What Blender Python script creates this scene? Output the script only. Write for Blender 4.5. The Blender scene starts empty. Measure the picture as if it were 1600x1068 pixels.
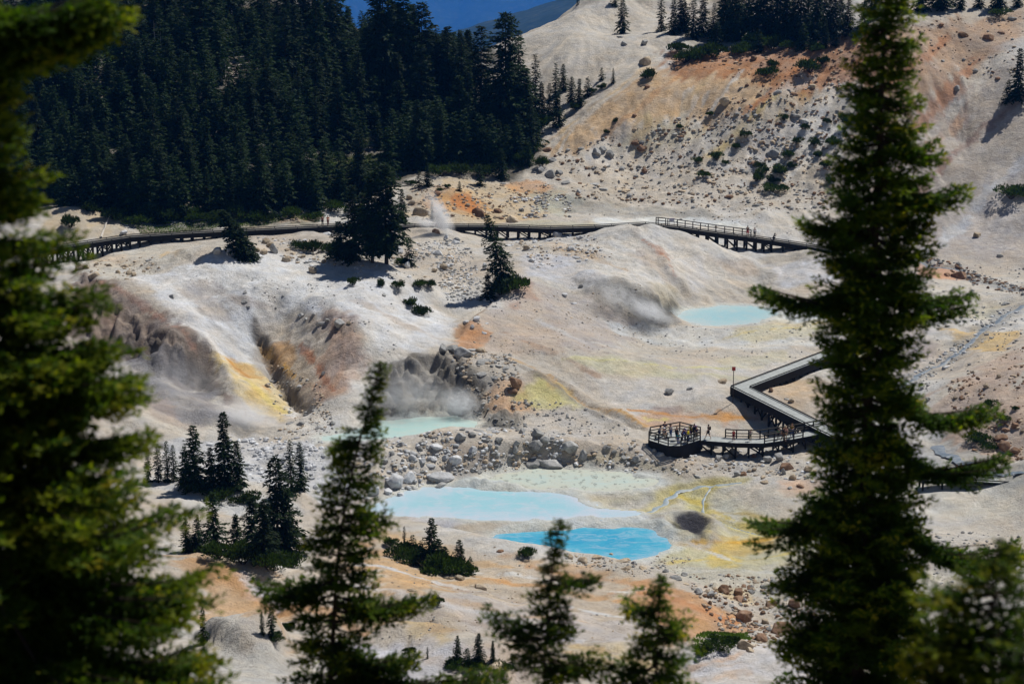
import bpy, bmesh, math, random
import numpy as np
from mathutils import Vector, Matrix
random.seed(7); RNG = np.random.default_rng(7)
C = bpy.context.scene.collection
# ------------------------------------------------------------------ camera model
CAMZ = 69.0; FPX = 3111.0; TH = math.radians(14.14)
cT, sT = math.cos(TH), math.sin(TH)
def ray(px, py):
    a = (np.asarray(px, float) - 800) / FPX; b = (np.asarray(py, float) - 534) / FPX
    return a, cT - b * sT, -sT - b * cT
def at_z(px, py, z):
    rx, ry, rz = ray(px, py); t = (z - CAMZ) / rz
    return rx * t, ry * t
def at_y(px, py, D):
    rx, ry, rz = ray(px, py); t = D / ry
    return np.array([rx * t, D + 0 * t, CAMZ + rz * t])
def proj(x, y, z):
    f = y * cT - (z - CAMZ) * sT; u = y * sT + (z - CAMZ) * cT
    return 800 + FPX * x / f, 534 - FPX * u / f
# ------------------------------------------------------------------ noise
def _h(ix, iy, s):
    n = (ix.astype(np.int64) * 374761393 + iy.astype(np.int64) * 668265263 + s * 1442695041) & 0xffffffff
    n = ((n ^ (n >> 13)) * 1274126177) & 0xffffffff
    n = n ^ (n >> 16)
    return (n & 0xffffff) / 8388607.5 - 1.0
def vn(x, y, s=0):
    fx, fy = np.floor(x), np.floor(y); u, v = x - fx, y - fy
    u = u * u * u * (u * (u * 6 - 15) + 10); v = v * v * v * (v * (v * 6 - 15) + 10)
    a, b, c, d = _h(fx, fy, s), _h(fx + 1, fy, s), _h(fx, fy + 1, s), _h(fx + 1, fy + 1, s)
    return (a * (1 - u) + b * u) * (1 - v) + (c * (1 - u) + d * u) * v
def fbm(x, y, s=0, o=4, g=.5):
    r = 0; a = 1; t = 0; cs, sn = .8, .6
    for i in range(o):
        r = r + a * vn(x, y, s + i * 17); t += a; a *= g
        x, y = (x * cs - y * sn) * 2.03 + 5.1, (x * sn + y * cs) * 2.03 - 3.7
    return r / t
def ridged(x, y, s=0, o=4):
    r = 0; a = 1; t = 0
    for i in range(o):
        r = r + a * (1 - 2 * np.abs(vn(x, y, s + i * 13))); t += a; a *= .55; x, y = x * 2.07 + 3.3, y * 2.07 - 1.9
    return r / t
def sstep(a, b, x):
    t = np.clip((x - a) / (b - a), 0, 1); return t * t * (3 - 2 * t)
# ------------------------------------------------------------------ terrain control points (photo px, py, height)
CP = """
300 880 5.8;450 900 3.8;600 830 -.6;600 900 2.2;600 950 4;800 900 -1;800 950 1;800 1000 3;1000 900 -2.2;1000 950 -.9;1000 1000 1
1150 975 -1.9;1100 1020 .2;1200 1030 3.4;700 1000 4.6;700 1060 8.8;500 960 4.6;500 1045 9;900 1060 6;1100 1060 4;1300 1060 3.5;1500 1060 3
600 800 -2.3;700 735 -1.7;620 750 -1.1;700 715 -.4;800 700 .3;860 695 .6;900 722 -1.2;950 690 -.1;1050 704 -.9;1010 703 -.8;1100 703 -.8;1000 724 -1.6
1150 714 -1.3;1250 715 -.7;1180 765 -2.1;1250 765 -1.2;1300 740 -.9;1100 800 -2.6;1150 850 -2.8;1200 880 -2.9;1200 820 -2.4;1100 900 -2.8
1290 820 -1.5;1280 900 -2.7;1150 940 -2.5;1250 950 -2.3;1400 950 -2.8;1500 900 -2.8;1400 850 -2.5;1450 760 -2;1550 790 -2.5;1590 740 -2
660 690 .9;600 700 .4;740 690 .9;480 640 .4;450 600 1.5;400 560 3.3;430 520 4.9;540 610 3;545 520 7;600 545 5.9;500 490 7.6;620 640 .6;700 648 .8
650 560 5.0;700 552 5.4;735 575 4.6;745 620 2.2;765 650 .8;800 600 3.2;860 615 2.1;870 650 .9;800 660 .6
560 450 9;500 420 10.3;410 396 11.6;310 402 11.6;330 450 10;400 470 8.6;270 470 9.3;640 470 7.8;700 515 6.2
110 405 7.2;200 386 8.2;300 375 8.8;430 366 9;530 357 9.2;700 362 8.6;780 373 7.8;850 366 8.3;940 361 8.8;1000 357 9.2;1100 375 6.9;1180 388 5.5;1300 398 4.9
590 408 8.9;650 430 8.1;720 440 7.5;700 480 6.9;640 400 9;560 386 9;740 400 7.9;800 400 8.5;825 440 8.2;900 400 8.3;950 380 8.9
900 450 6.6;850 500 5.6;780 500 6.2;720 535 5.4;800 550 4.3;900 520 4.6;900 560 3.7;1000 440 6.4;960 455 6.5;1030 512 2.2;970 505 3.2;1045 480 4
1010 372 8.9;1030 400 7.6;1060 440 5.2;1100 410 5.4;1080 470 2.8;1180 405 4.8;1200 440 3.2;1280 410 4.8;1250 460 2.5;1250 500 2;1200 522 1.8;1100 530 1.9
1000 560 2.3;1000 600 1.6;1100 600 1.2;950 600 2;900 620 1.3;950 640 .7;1050 640 .3;1140 640 .3;1200 600 .9;1230 580 1;1300 600 1.2;1280 640 .1;1220 665 -.5;1150 688 -.9
1000 345 8;900 332 8.6;800 312 9.6;750 300 10.6;650 300 11.5;700 280 12.5;620 340 9.8;830 270 12;900 300 10;1000 320 8.8;1100 332 8.5;1200 342 8
870 220 16;900 150 22;1000 250 13.3;1000 150 23;1000 200 18.3;1100 280 11.5;1100 200 18.5;1100 110 27;1100 60 31;1200 250 14.5;1200 150 24;1200 80 30
1300 350 7;1300 300 10.5;1300 200 19.5;1300 100 29;1300 50 33;1400 380 4.5;1400 300 11;1400 200 20;1400 100 29.5;1400 35 36
1500 430 2.6;1500 400 3.5;1500 350 6.5;1500 300 10.5;1500 200 19.5;1500 100 29;1500 25 36.5;1600 430 2.9;1600 400 3.9;1600 350 7;1600 300 11;1600 200 20;1600 100 29.5;1600 15 37.5
1600 545 5.4;1600 500 2.7;1600 620 3.6;1600 700 1.2;1500 600 3.2;1500 650 1;1430 640 .5;1550 570 3.9;1550 650 2;1550 720 -.6;1480 705 -1.1
1480 568 1.5;1400 610 .8;1500 540 2;1550 500 2.6;1600 470 3.2;1450 500 2.6;1400 450 3.4;1350 500 2;1350 450 3;1480 450 3;1350 600 .8;1400 680 -.8;1350 660 0
930 2 36.5;960 -15 38.5;1000 -30 40;880 28 33.7;950 100 27;850 120 24.7;820 62 30;900 60 31;900 22 34.5;950 50 31.5;1000 10 35;1100 10 35;1200 10 36;1030 60 31
100 335 11.5;200 340 10.5;200 300 12.5;200 250 16.5;200 150 25;200 100 29.5;200 50 33.5;200 5 38;400 340 10;400 300 12;400 200 20;400 100 28.5;400 5 36.5
550 340 9.5;550 300 11;550 250 13.5;550 150 21.5;550 85 26.3;700 150 21.5;750 130 23;700 100 25.5;800 180 18.5;780 230 14.5;650 200 17;600 220 15.5;0 340 11;0 200 20;0 100 29
120 422 8.9;200 480 8.6;200 560 4;280 545 6.2;290 590 2.6;345 605 2.2;230 650 2.6;300 682 .6;200 710 1.2;100 600 5;100 500 8;0 450 9;0 600 6;0 700 4;150 800 3.5;0 900 8;150 900 7;0 1000 10;200 1000 8.5
350 690 0;350 720 -.3;400 740 -.8;480 740 -1.2;450 690 -.2;520 702 -.1;550 775 -1.9;285 762 2.8;380 768 2.1;450 790 .9;300 730 -.2;350 810 2.2;400 850 1.5;300 850 2.5
380 998 10;400 962 3.5;380 1050 12;600 1030 9.6;600 992 3.2;1180 990 -1.7
"""
pts = []
for tok in CP.replace("\n", ";").split(";"):
    if tok.strip():
        a, b, z = map(float, tok.split()); x, y = at_z(a, b, z); pts.append((x, y, z))
for x in (-70, -35, 0, 35, 70):
    for y, z in ((-40, 80), (0, 67.2), (15, 61), (30, 52.5), (60, 37), (100, 18.5), (122, 11)): pts.append((x, y, z))
for x, y, z in ((-150,0,60),(-150,60,35),(-130,110,14),(-200,120,18),(-130,180,9),(-200,200,20),(-140,260,12),(-220,300,28),(-160,330,22),(-240,380,48),(-150,400,44),
    (150,0,60),(150,60,35),(120,110,10),(200,120,20),(120,170,3),(200,200,16),(150,230,9),(220,280,14),(115,300,10),(150,340,22),(110,220,4),(240,360,42),(180,400,50),(110,400,43),
    (-120,440,43),(-60,440,38),(-45,440,36),(-20,428,23),(-5,432,20),(5,445,21),(15,450,26),(25,455,33),(45,460,38),(80,460,40),(140,460,42),
    (-120,520,20),(-60,520,12),(-20,500,-5),(10,510,-12),(30,520,0),(80,530,10),(150,530,14),(240,500,35),(-240,500,40)): pts.append((x, y, z))
P = np.array(pts); c0 = 4.0
def phi(d2): return np.sqrt(d2 + c0 * c0)
d2 = (P[:, None, 0] - P[None, :, 0])**2 + (P[:, None, 1] - P[None, :, 1])**2
n = len(P); A = np.zeros((n + 3, n + 3)); A[:n, :n] = phi(d2) - .12 * np.eye(n); A[:n, n] = 1; A[:n, n+1] = P[:, 0]; A[:n, n+2] = P[:, 1]
A[n:, :n] = A[:n, n:].T
W = np.linalg.solve(A, np.r_[P[:, 2], 0, 0, 0])
def rbf(x, y):
    o = np.full(x.shape, W[n]) + W[n+1] * x + W[n+2] * y
    for i in range(n): o += W[i] * np.sqrt((x - P[i, 0])**2 + (y - P[i, 1])**2 + c0 * c0)
    return o
# tensor grid: fine in the basin, coarse outwards
def axis(lo, hi, segs):
    r = []
    for a, b, st in segs: r.append(np.arange(a, b, st))
    return np.concatenate(r)
def grow(a, end, st, k=1.25):
    r = [a]; s = st
    while abs(r[-1]) < abs(end): r.append(r[-1] + math.copysign(s, end)); s *= k
    return np.array(r[1:])
xs = np.concatenate([grow(-135, -16000, 1.5)[::-1], np.arange(-135, -72, 1.0), np.arange(-72, 84, .34), np.arange(84, 150, 1.0), grow(150, 16000, 1.5)])
ys = np.concatenate([grow(-30, -600, 3)[::-1], np.arange(-30, 110, 2.0), np.arange(110, 140, .8), np.arange(140, 200, .42), np.arange(200, 262, .34), np.arange(262, 345, .45), np.arange(345, 440, .7), grow(440, 34000, 2)])
NX, NY = len(xs), len(ys)
# smooth base evaluated on a coarser core grid then interpolated
cx = np.arange(-300, 301, 1.5); cy = np.arange(-60, 561, 1.5)
CX, CY = np.meshgrid(cx, cy); CZ = rbf(CX, CY)
def samp(gx, gy, G, x, y):
    fx = np.interp(x, gx, np.arange(len(gx))); fy = np.interp(y, gy, np.arange(len(gy)))
    ix = np.clip(fx.astype(int), 0, len(gx) - 2); iy = np.clip(fy.astype(int), 0, len(gy) - 2); u = fx - ix; v = fy - iy
    return (G[iy, ix] * (1-u) + G[iy, ix+1] * u) * (1-v) + (G[iy+1, ix] * (1-u) + G[iy+1, ix+1] * u) * v
X, Y = np.meshgrid(xs, ys)
Z0 = samp(cx, cy, CZ, X, Y)
core = (X > -80) & (X < 90) & (Y > 110) & (Y < 440)
Z0[core] = rbf(X[core], Y[core])
far = sstep(500, 620, Y) + sstep(240, 300, np.abs(X)) * (Y > 0); far = np.clip(far, 0, 1)
valley = -60 - 1640 * sstep(520, 6000, Y) + 35 * fbm(X / 300, Y / 300, 5) + 110 * sstep(300, 100, Y)
Z0 = Z0 * (1 - far) + valley * far
ZS = Z0.copy()
def Hs(x, y, G=None): return samp(xs, ys, ZS if G is None else G, np.asarray(x, float), np.asarray(y, float))
DD = np.arange(104, 470, .5)
def hits(px, py, G=None, start=104):
    px = np.atleast_1d(np.asarray(px, float)); py = np.atleast_1d(np.asarray(py, float)); out = np.zeros((len(px), 3))
    for k in range(0, len(px), 1500):
        rx, ry, rz = ray(px[k:k+1500], py[k:k+1500]); D = DD[None, DD >= start]
        x = (rx / ry)[:, None] * D; z = CAMZ + (rz / ry)[:, None] * D
        h = Hs(x, np.broadcast_to(D, x.shape), G); b = z <= h
        i = np.where(b.any(1), b.argmax(1), D.shape[1] - 1); j = np.arange(len(i)); i0 = np.maximum(i - 1, 0)
        g0 = z[j, i0] - h[j, i0]; g1 = z[j, i] - h[j, i]; t = np.where(g0 - g1 > 1e-6, g0 / np.maximum(g0 - g1, 1e-6), 0).clip(0, 1)
        Dh = D[0][i0] * (1 - t) + D[0][i] * t; xx = (rx / ry) * Dh
        out[k:k+1500] = np.c_[xx, Dh, Hs(xx, Dh, G)]
    return out
def poly_sd(x, y, poly):
    d = np.full(x.shape, 1e9); ins = np.zeros(x.shape, bool); m = len(poly)
    for i in range(m):
        ax, ay = poly[i]; bx, by = poly[(i + 1) % m]; ex, ey = bx - ax, by - ay
        t = ((x - ax) * ex + (y - ay) * ey) / (ex * ex + ey * ey + 1e-9); t = np.clip(t, 0, 1)
        d = np.minimum(d, (x - ax - t * ex)**2 + (y - ay - t * ey)**2)
        cnd = ((ay > y) != (by > y)); ins ^= cnd & (x < ex * (y - ay) / (ey if abs(ey) > 1e-9 else 1e-9) + ax)
    return np.where(ins, -1, 1) * np.sqrt(d)
def sub(poly, m):
    x0, y0 = poly.min(0) - m; x1, y1 = poly.max(0) + m
    return slice(max(np.searchsorted(ys, y0), 0), np.searchsorted(ys, y1)), slice(np.searchsorted(xs, x0), np.searchsorted(xs, x1))
def smooth_poly(p, k=2):
    p = np.asarray(p, float)
    for _ in range(k):
        q = np.roll(p, -1, 0); p = np.stack([p * .75 + q * .25, p * .25 + q * .75], 1).reshape(-1, 2)
    return p
# ------------------------------------------------------------------ pools
POOLS = {
 'blue':   (-2.95, [(757,838),(800,825),(870,813),(960,811),(1010,817),(1040,836),(1052,852),(1020,868),(985,877),(940,870),(880,870),(820,864),(770,852)], 2.5),
 'milky':  (-2.45, [(566,797),(596,780),(640,767),(700,757),(760,750),(830,756),(895,770),(914,786),(940,796),(1000,801),(1005,807),(930,807),(880,809),(830,814),(770,812),(700,808),(620,808)], 2.5),
 'terrace':(-2.41, [(735,756),(790,738),(870,729),(960,737),(1045,748),(1010,764),(960,768),(915,768),(880,764),(830,764),(790,760)], 2.0),
 'cliff':  (0.0, [(480,690),(560,670),(600,656),(660,651),(720,652),(747,660),(735,673),(690,679),(620,685),(560,689)], 1.8),
 'upper':  (2.0, [(1056,493),(1080,482),(1130,477),(1195,478),(1216,488),(1205,498),(1170,508),(1120,510),(1070,504)], 3.0),
}
ZG = ZS.copy(); poolmask = np.full(X.shape, 99.0); POOLW = {}
for k, (zp, poly, R) in POOLS.items():
    w = smooth_poly(np.array([at_z(a, b, zp) for a, b in poly])); POOLW[k] = w
    sl = sub(w, 12); x, y = X[sl], Y[sl]
    sd = poly_sd(x, y, w) + 1.1 * fbm(x / 2.6, y / 1.9, 9, 5, .6)
    z = ZG[sl]; t = sstep(0, R * 1.6, sd)
    outz = (zp + .03 + .07 * np.maximum(sd, 0)) * (1 - t) + z * t
    ZG[sl] = np.where(sd < 0, zp - np.clip(-sd * .3, 0, .6), outz)
    poolmask[sl] = np.minimum(poolmask[sl], sd)
for a_, b_, sx_, sy_, hh_ in ((742,755,1.5,.7,.5),(775,758,1.9,.8,.55),(800,762,1.2,.6,.4),(715,758,.9,.5,.4),(905,762,1.6,.7,.35),(950,752,.8,.5,.35),(820,748,1.0,.4,.35),(1000,745,1.2,.5,.35)):
    u_, v_ = at_z(a_, b_, -2.4); ZG += hh_ * np.exp(-((X - u_) / sx_)**2 - ((Y - v_) / (sy_ * 2))**2) * (1 + .4 * vn(X / .6, Y / .6, 4))
# streams
STREAMS = {
 'outlet': ([(935,801),(975,799),(1015,794),(1035,782),(1045,770),(1065,760),(1100,754),(1160,752)], .5),
 'right': ([(1600,478),(1565,495),(1530,520),(1500,550),(1470,568),(1430,592),(1405,610)], .6),
 'upper_right': ([(1430,400),(1460,412),(1500,418),(1530,440),(1560,448),(1600,455)], .5),
 'lower_right': ([(1600,742),(1560,738),(1530,728),(1490,712),(1465,692)], 1.3),
 'terrace_channel': ([(1112,758),(1098,772),(1100,788),(1115,802),(1150,815),(1195,824)], .22),
}
SW = {}
for k, (pl, wd) in STREAMS.items():
    h = hits([p[0] for p in pl], [p[1] for p in pl], ZG); q = h[:, :2]
    t = np.linspace(0, len(q) - 1, len(q) * 10); qq = np.c_[np.interp(t, range(len(q)), q[:, 0]), np.interp(t, range(len(q)), q[:, 1])]
    for _ in range(6): qq[1:-1] = (qq[:-2] + qq[1:-1] * 2 + qq[2:]) / 4
    qq[:, 0] += .25 * wd * np.sin(np.arange(len(qq)) * .55); SW[k] = (qq, wd)
    sl = sub(qq, 5); x, y = X[sl], Y[sl]; d = np.full(x.shape, 1e9)
    for i in range(len(qq)): d = np.minimum(d, (x - qq[i, 0])**2 + (y - qq[i, 1])**2)
    d = np.sqrt(d); ZG[sl] -= .28 * (1 - sstep(wd * .6, wd * 1.7, d))
# ------------------------------------------------------------------ rough banks
def wpoly(pl, G=None):
    h = hits([p[0] for p in pl], [p[1] for p in pl], ZG if G is None else G); return h[:, :2]
det = sstep(.3, 4, poolmask)
near = (Y > 100) & (Y < 470) & (np.abs(X) < 300)
rel = sstep(-.25, .35, fbm(X / 20, Y / 20, 27, 3))
ZG += det * near * (1.0 * fbm(X / 11, Y / 11, 21, 3) + (.12 + .34 * rel) * fbm(X / 3.6, Y / 3.6, 31, 4) + .13 * rel * ridged(X / 1.6, Y / 1.6, 35, 3))
CLIFFS = [([(120,424),(180,462),(250,515),(310,560),(358,625),(300,606),(240,582),(180,555),(120,520)], 1.7, 2.3, 1.5),
          ([(590,575),(640,556),(705,550),(760,600),(752,640),(700,652),(600,655),(572,640)], 2.3, 3.4, 1.2),
          ([(752,640),(790,632),(815,650),(800,668),(755,668)], 1.1, 1.6, .8),
          ([(940,452),(1000,462),(1050,476),(1064,495),(1035,508),(985,492)], 1.0, 2.0, 1.2),
          ([(815,706),(860,700),(905,715),(880,728),(815,728)], 1.2, 2.2, 1.0),
          ([(480,490),(540,500),(545,530),(500,530)], .6, 1.6, 1.2),
          ([(560,690),(760,690),(760,728),(680,748),(570,775),(540,740)], .22, 1.1, 1.5),
          ([(1040,690),(1270,700),(1290,745),(1180,745),(1040,725)], .2, 1.2, 1.5),
          ([(1080,900),(1290,900),(1290,1000),(1150,1000),(1080,940)], .3, 1.3, 2),
          ([(1060,440),(1200,440),(1240,465),(1180,475),(1070,470)], .35, 1.5, 1.5),
          ([(980,370),(1060,380),(1080,430),(1040,450),(980,430)], .3, 2.5, 2),
          ([(400,470),(520,480),(560,530),(470,560),(400,530)], .3, 1.6, 2),
          ([(850,180),(1330,120),(1330,330),(860,300)], .25, 2.2, 4)]
cliffmask = np.zeros(X.shape)
for pl, amp, sc, fe in CLIFFS:
    w = wpoly(pl); sl = sub(w, 5); x, y = X[sl], Y[sl]; sd = poly_sd(x, y, w) + .8 * fbm(x / 2, y / 2, 3, 2)
    m = 1 - sstep(-fe, fe * .4, sd); m *= sstep(0, 1.5, poolmask[sl])
    ZG[sl] += m * amp * (ridged(x / sc, y / (sc * 1.6), 41, 4) - .35 + .35 * vn(x / .7, y / .9, 77)); cliffmask[sl] = np.maximum(cliffmask[sl], m * min(1, amp * 1.2))
GULLIES = [([(400,512),(412,540),(425,575),(448,608),(475,640)], 1.5, .9, (110,98,86)), ([(775,468),(745,492),(722,512),(712,528)], .5, .45, (150,120,92)),
  ([(790,562),(840,585),(880,608),(915,640),(960,658),(1005,668)], .55, .5, (140,130,118)), ([(300,500),(330,540),(355,585),(365,620)], -.5, 1.2, None),
  ([(985,352),(1010,385),(1040,425),(1062,452)], .5, 1.2, (176,168,162)), ([(1130,372),(1150,400),(1180,425),(1190,445)], .5, 2, None),
  ([(600,955),(700,985),(800,1012),(900,1040)], .5, 1.6, (178,150,118)), ([(560,900),(700,935),(850,955),(1000,990)], -.35, 1.5, None), ([(340,870),(400,915),(450,960)], .4, 1, None),
  ([(1015,60),(1080,130),(1120,220)], .3, 2.5, None), ([(1180,100),(1150,180),(1100,260)], -.5, 3, None), ([(1280,100),(1230,190),(1180,280),(1130,320)], .5, 2.5, None), ([(1400,90),(1330,200),(1270,290)], -.6, 3, None), ([(1560,60),(1480,180),(1420,300)], .5, 3, None),
  ([(930,90),(900,160),(860,230)], .4, 3, None), ([(280,470),(320,455),(370,450)], .3, 1.2, None), ([(380,430),(420,470),(410,505)], .5, 2, None), ([(560,440),(620,480),(690,520)], -.3, 2, None)]
for pl, dp, wd, c_ in GULLIES:
    q = wpoly(pl); t = np.linspace(0, len(q) - 1, len(q) * 12); qq = np.c_[np.interp(t, range(len(q)), q[:, 0]), np.interp(t, range(len(q)), q[:, 1])]
    for _ in range(8): qq[1:-1] = (qq[:-2] + qq[1:-1] * 2 + qq[2:]) / 4
    sl = sub(qq, 8); x, y = X[sl], Y[sl]; d = np.full(x.shape, 1e9)
    for i in range(len(qq)): d = np.minimum(d, (x - qq[i, 0])**2 + (y - qq[i, 1])**2)
    d = np.maximum(0, np.sqrt(d) + .7 * wd * fbm(x / 2.5, y / 2.5, 8, 3)); ZG[sl] -= sstep(.2, 2, poolmask[sl]) * dp * np.exp(-(d / wd)**2) * (1 + .5 * ridged(x / 1.3, y / 1.3, 12, 3))
RIDGES = [([(560,800),(640,822),(720,850),(790,866),(870,880),(960,893),(1050,917),(1110,942),(1160,975)], 1.5, 7, 1.7), ([(230,425),(270,408),(330,399),(420,394),(500,404),(560,417),(620,440),(670,462),(710,490)], 1.6, 6, 1.8), ([(590,930),(680,945),(790,962),(900,985),(1000,1015),(1060,1040)], 1.1, 5, 1.5), ([(300,868),(370,885),(440,905),(520,915)], 1.2, 5, 1.4),
  ([(800,596),(860,603),(905,620),(950,645),(1000,668)], 1.1, 4, 1.2), ([(455,470),(520,480),(565,520),(570,575)], .9, 4, 2), ([(880,430),(950,440),(1010,455),(1060,472)], .9, 3, 2), ([(1060,405),(1110,395),(1160,412),(1190,440)], .7, 3, 2), ([(240,590),(300,640),(350,672)], 1.0, 2.5, 2), ([(118,424),(180,446),(240,478),(290,515),(330,560),(365,625)], .8, 3, 3), ([(550,1012),(640,1004),(720,1020),(790,1045),(840,1075)], 2.0, 5, 1.7),
  ([(320,1004),(380,994),(450,998)], 2.0, 5, 1.7), ([(1050,1045),(1120,1020),(1190,1008),(1270,1000)], 1.8, 5, 1.6), ([(900,373),(950,363),(1010,359),(1060,367),(1100,383),(1150,394)], .8, 4, 1.5),
  ([(265,764),(330,757),(400,763),(460,783),(510,806)], 1.7, 4, 1.6), ([(712,524),(735,502),(780,476),(820,438)], .6, 4, 1.3), ([(985,352),(1010,380),(1045,420),(1066,452)], .5, 3, 1.2), ([(1185,405),(1240,398),(1300,402)], .5, 4, 1.2),
  ([(1000,540),(1100,552),(1200,548),(1300,530)], .3, 5, 2), ([(880,345),(960,335),(1060,337)], .3, 4, 1.5), ([(640,300),(700,290),(770,292),(840,305)], .4, 4, 2), ([(840,560),(900,548),(980,556),(1050,575)], .35, 5, 2), ([(300,660),(350,640),(400,660)], .4, 3, 1.5)]
for pl, A_, wn_, wf_ in RIDGES:
    q = wpoly(pl); t = np.linspace(0, len(q) - 1, len(q) * 10); qq = np.c_[np.interp(t, range(len(q)), q[:, 0]), np.interp(t, range(len(q)), q[:, 1])]
    for _ in range(10): qq[1:-1] = (qq[:-2] + qq[1:-1] * 2 + qq[2:]) / 4
    sl = sub(qq, wn_ * 2.5); x, y = X[sl], Y[sl]; d2_ = np.full(x.shape, 1e9); sg_ = np.zeros(x.shape); en = np.zeros(x.shape); dq = np.gradient(qq, axis=0); m_ = len(qq)
    for i in range(m_):
        dd = (x - qq[i, 0])**2 + (y - qq[i, 1])**2; w_ = dd < d2_; d2_[w_] = dd[w_]; sg_[w_] = (dq[i, 0] * (y - qq[i, 1]) - dq[i, 1] * (x - qq[i, 0]))[w_]; en[w_] = min(1, i / (m_ * .15), (m_ - 1 - i) / (m_ * .15))
    d = np.sqrt(d2_) + .4 * fbm(x / 3, y / 3, 15, 3); ZG[sl] += sstep(.5, 3, poolmask[sl]) * A_ * en * np.where(sg_ < 0, np.exp(-(d / wn_)**2), np.exp(-(d / wf_)**2))
# mud pot crater
mx, my = at_z(1078, 817, -2.6); r = np.hypot(X - mx, (Y - my) * .8); ZG += .75 * np.exp(-((r - 2.9) / .9)**2) - .5 * np.exp(-(r / 1.8)**2) + sstep(3.2, 1.8, r) * .55 * ridged(X / 1.3, Y / 1.3, 3)
# ------------------------------------------------------------------ downhill streaks (line integral of noise along the fall line)
lx = np.arange(-75, 88, .4); ly = np.arange(135, 430, .6); LX, LY = np.meshgrid(lx, ly)
LZ = Hs(LX, LY); gy_, gx_ = np.gradient(LZ, .6, .4); gm = np.hypot(gx_, gy_) + 1e-4; gx_ /= gm; gy_ /= gm
wn = RNG.random(LX.shape) * 2 - 1
wn2 = vn(LX / .9, LY / .9, 5) * 1.2
def lic(src, L, st=.45):
    acc = src.copy(); cnt = 1
    for sgn in (1, -1):
        x, y = LX.copy(), LY.copy()
        for _ in range(L):
            ux = samp(lx, ly, gx_, x, y); uy = samp(lx, ly, gy_, x, y); x += sgn * st * ux; y += sgn * st * uy
            acc += samp(lx, ly, src, x, y); cnt += 1
    return acc / cnt
S1 = lic(wn2, 14, .7); S1 /= S1.std() + 1e-6
S2 = lic(wn, 9, .4); S2 /= S2.std() + 1e-6
ST1 = samp(lx, ly, S1, X, Y); ST2 = samp(lx, ly, S2, X, Y); SL = samp(lx, ly, gm, X, Y)
inl = ((X > -75) & (X < 88) & (Y > 135) & (Y < 430)).astype(float); ST1 *= inl; ST2 *= inl
ZG += det * inl * np.clip(SL * 2, 0, 1) * (.05 * ST1 + .02 * ST2)
# ------------------------------------------------------------------ ground colours (albedo, world space stains)
def lin(r, g, b, k=1.12):
    f = lambda v: ((v / 255 + .055) / 1.055) ** 2.4 if v > 10 else v / 255 / 12.92
    return np.array([f(r), f(g), f(b)]) / k
COL = np.zeros(X.shape + (3,)); COL[:] = lin(194, 182, 168)
n1 = fbm(X / 16, Y / 16, 61, 4); n2 = fbm(X / 5, Y / 5, 71, 4); n3 = fbm(X / 1.7, Y / 1.7, 81, 3)
def mix(m, c): COL[:] = COL * (1 - m[..., None]) + c * m[..., None]
mix(sstep(-.1, .5, n1) * .75, lin(206, 202, 200)); mix(sstep(.05, .5, -n1 + n2 * .5) * .28, lin(190, 164, 140))
def patch(pl, rgb, op=.85, fe=1.5, nz=1.0, streak=0., sc=3.):
    w = wpoly(pl); sl = sub(w, fe * 2 + 3); x, y = X[sl], Y[sl]
    sd = poly_sd(x, y, w) + nz * (1.9 * fbm(x / sc, y / sc, int(abs(pl[0][0])) + 5, 5, .62) + .5 * n3[sl]) + streak * ST1[sl]
    m = (1 - sstep(-fe * .6, fe * .6, sd)) * op; m = m * (.82 + .3 * n3[sl]); m = np.clip(m, 0, 1)[..., None]
    COL[sl] = COL[sl] * (1 - m) + lin(*rgb) * m
# back slope and hill
patch([(820,60),(930,-20),(1070,-20),(1070,60),(1000,105),(940,135),(860,140),(800,150)], (194,182,168), .9, 3)
patch([(1290,300),(1330,180),(1600,90),(1620,420),(1450,400),(1330,370)], (178,164,154), .8, 4, 1, 1)
patch([(1400,330),(1600,240),(1620,300),(1600,400),(1480,390)], (180,172,172), .7, 4, 1, 1)
patch([(850,235),(950,160),(1030,110),(1110,95),(1290,140),(1200,180),(1020,190),(900,245)], (200,162,116), .88, 3, 1, 1.6)
patch([(1000,200),(1200,190),(1330,230),(1330,320),(1150,330),(900,310),(880,270)], (186,166,140), .5, 4, 1, 1)
patch([(1040,80),(1150,75),(1340,50),(1380,40),(1380,130),(1250,150),(1150,120),(1060,120)], (172,112,64), .92, 2.5, 1, 1.4)
patch([(1380,50),(1600,12),(1600,60),(1500,120),(1380,200)], (180,138,102), .75, 3, 1, 1.6)
patch([(1400,200),(1500,130),(1560,110),(1500,170),(1420,240)], (158,112,92), .5, 2, 1, 1.5)
patch([(1180,170),(1260,150),(1200,190),(1130,240),(1090,250)], (200,170,110), .55, 1.5, 1, 1.2)
patch([(990,190),(1060,180),(1120,200),(1040,240),(960,230)], (196,180,130), .45, 1.5, 1, 1)
patch([(930,205),(990,190),(960,240),(900,260)], (196,190,188), .6, 1, 1, 1)
patch([(1180,210),(1260,190),(1230,215),(1170,260),(1130,270)], (205,198,195), .7, 1, 1, 1.2)
for a, b, w_ in ((1230,130,30),(1190,160,26),(1130,190,20),(1080,150,16),(1290,210,24),(1330,260,26),(1060,225,22),(980,225,16)):
    patch([(a, b), (a + w_, b - 6), (a - w_ * .3, b + 40), (a - w_, b + 42)], (206, 200, 194), .5, .8, .6, 1.6)
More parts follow.
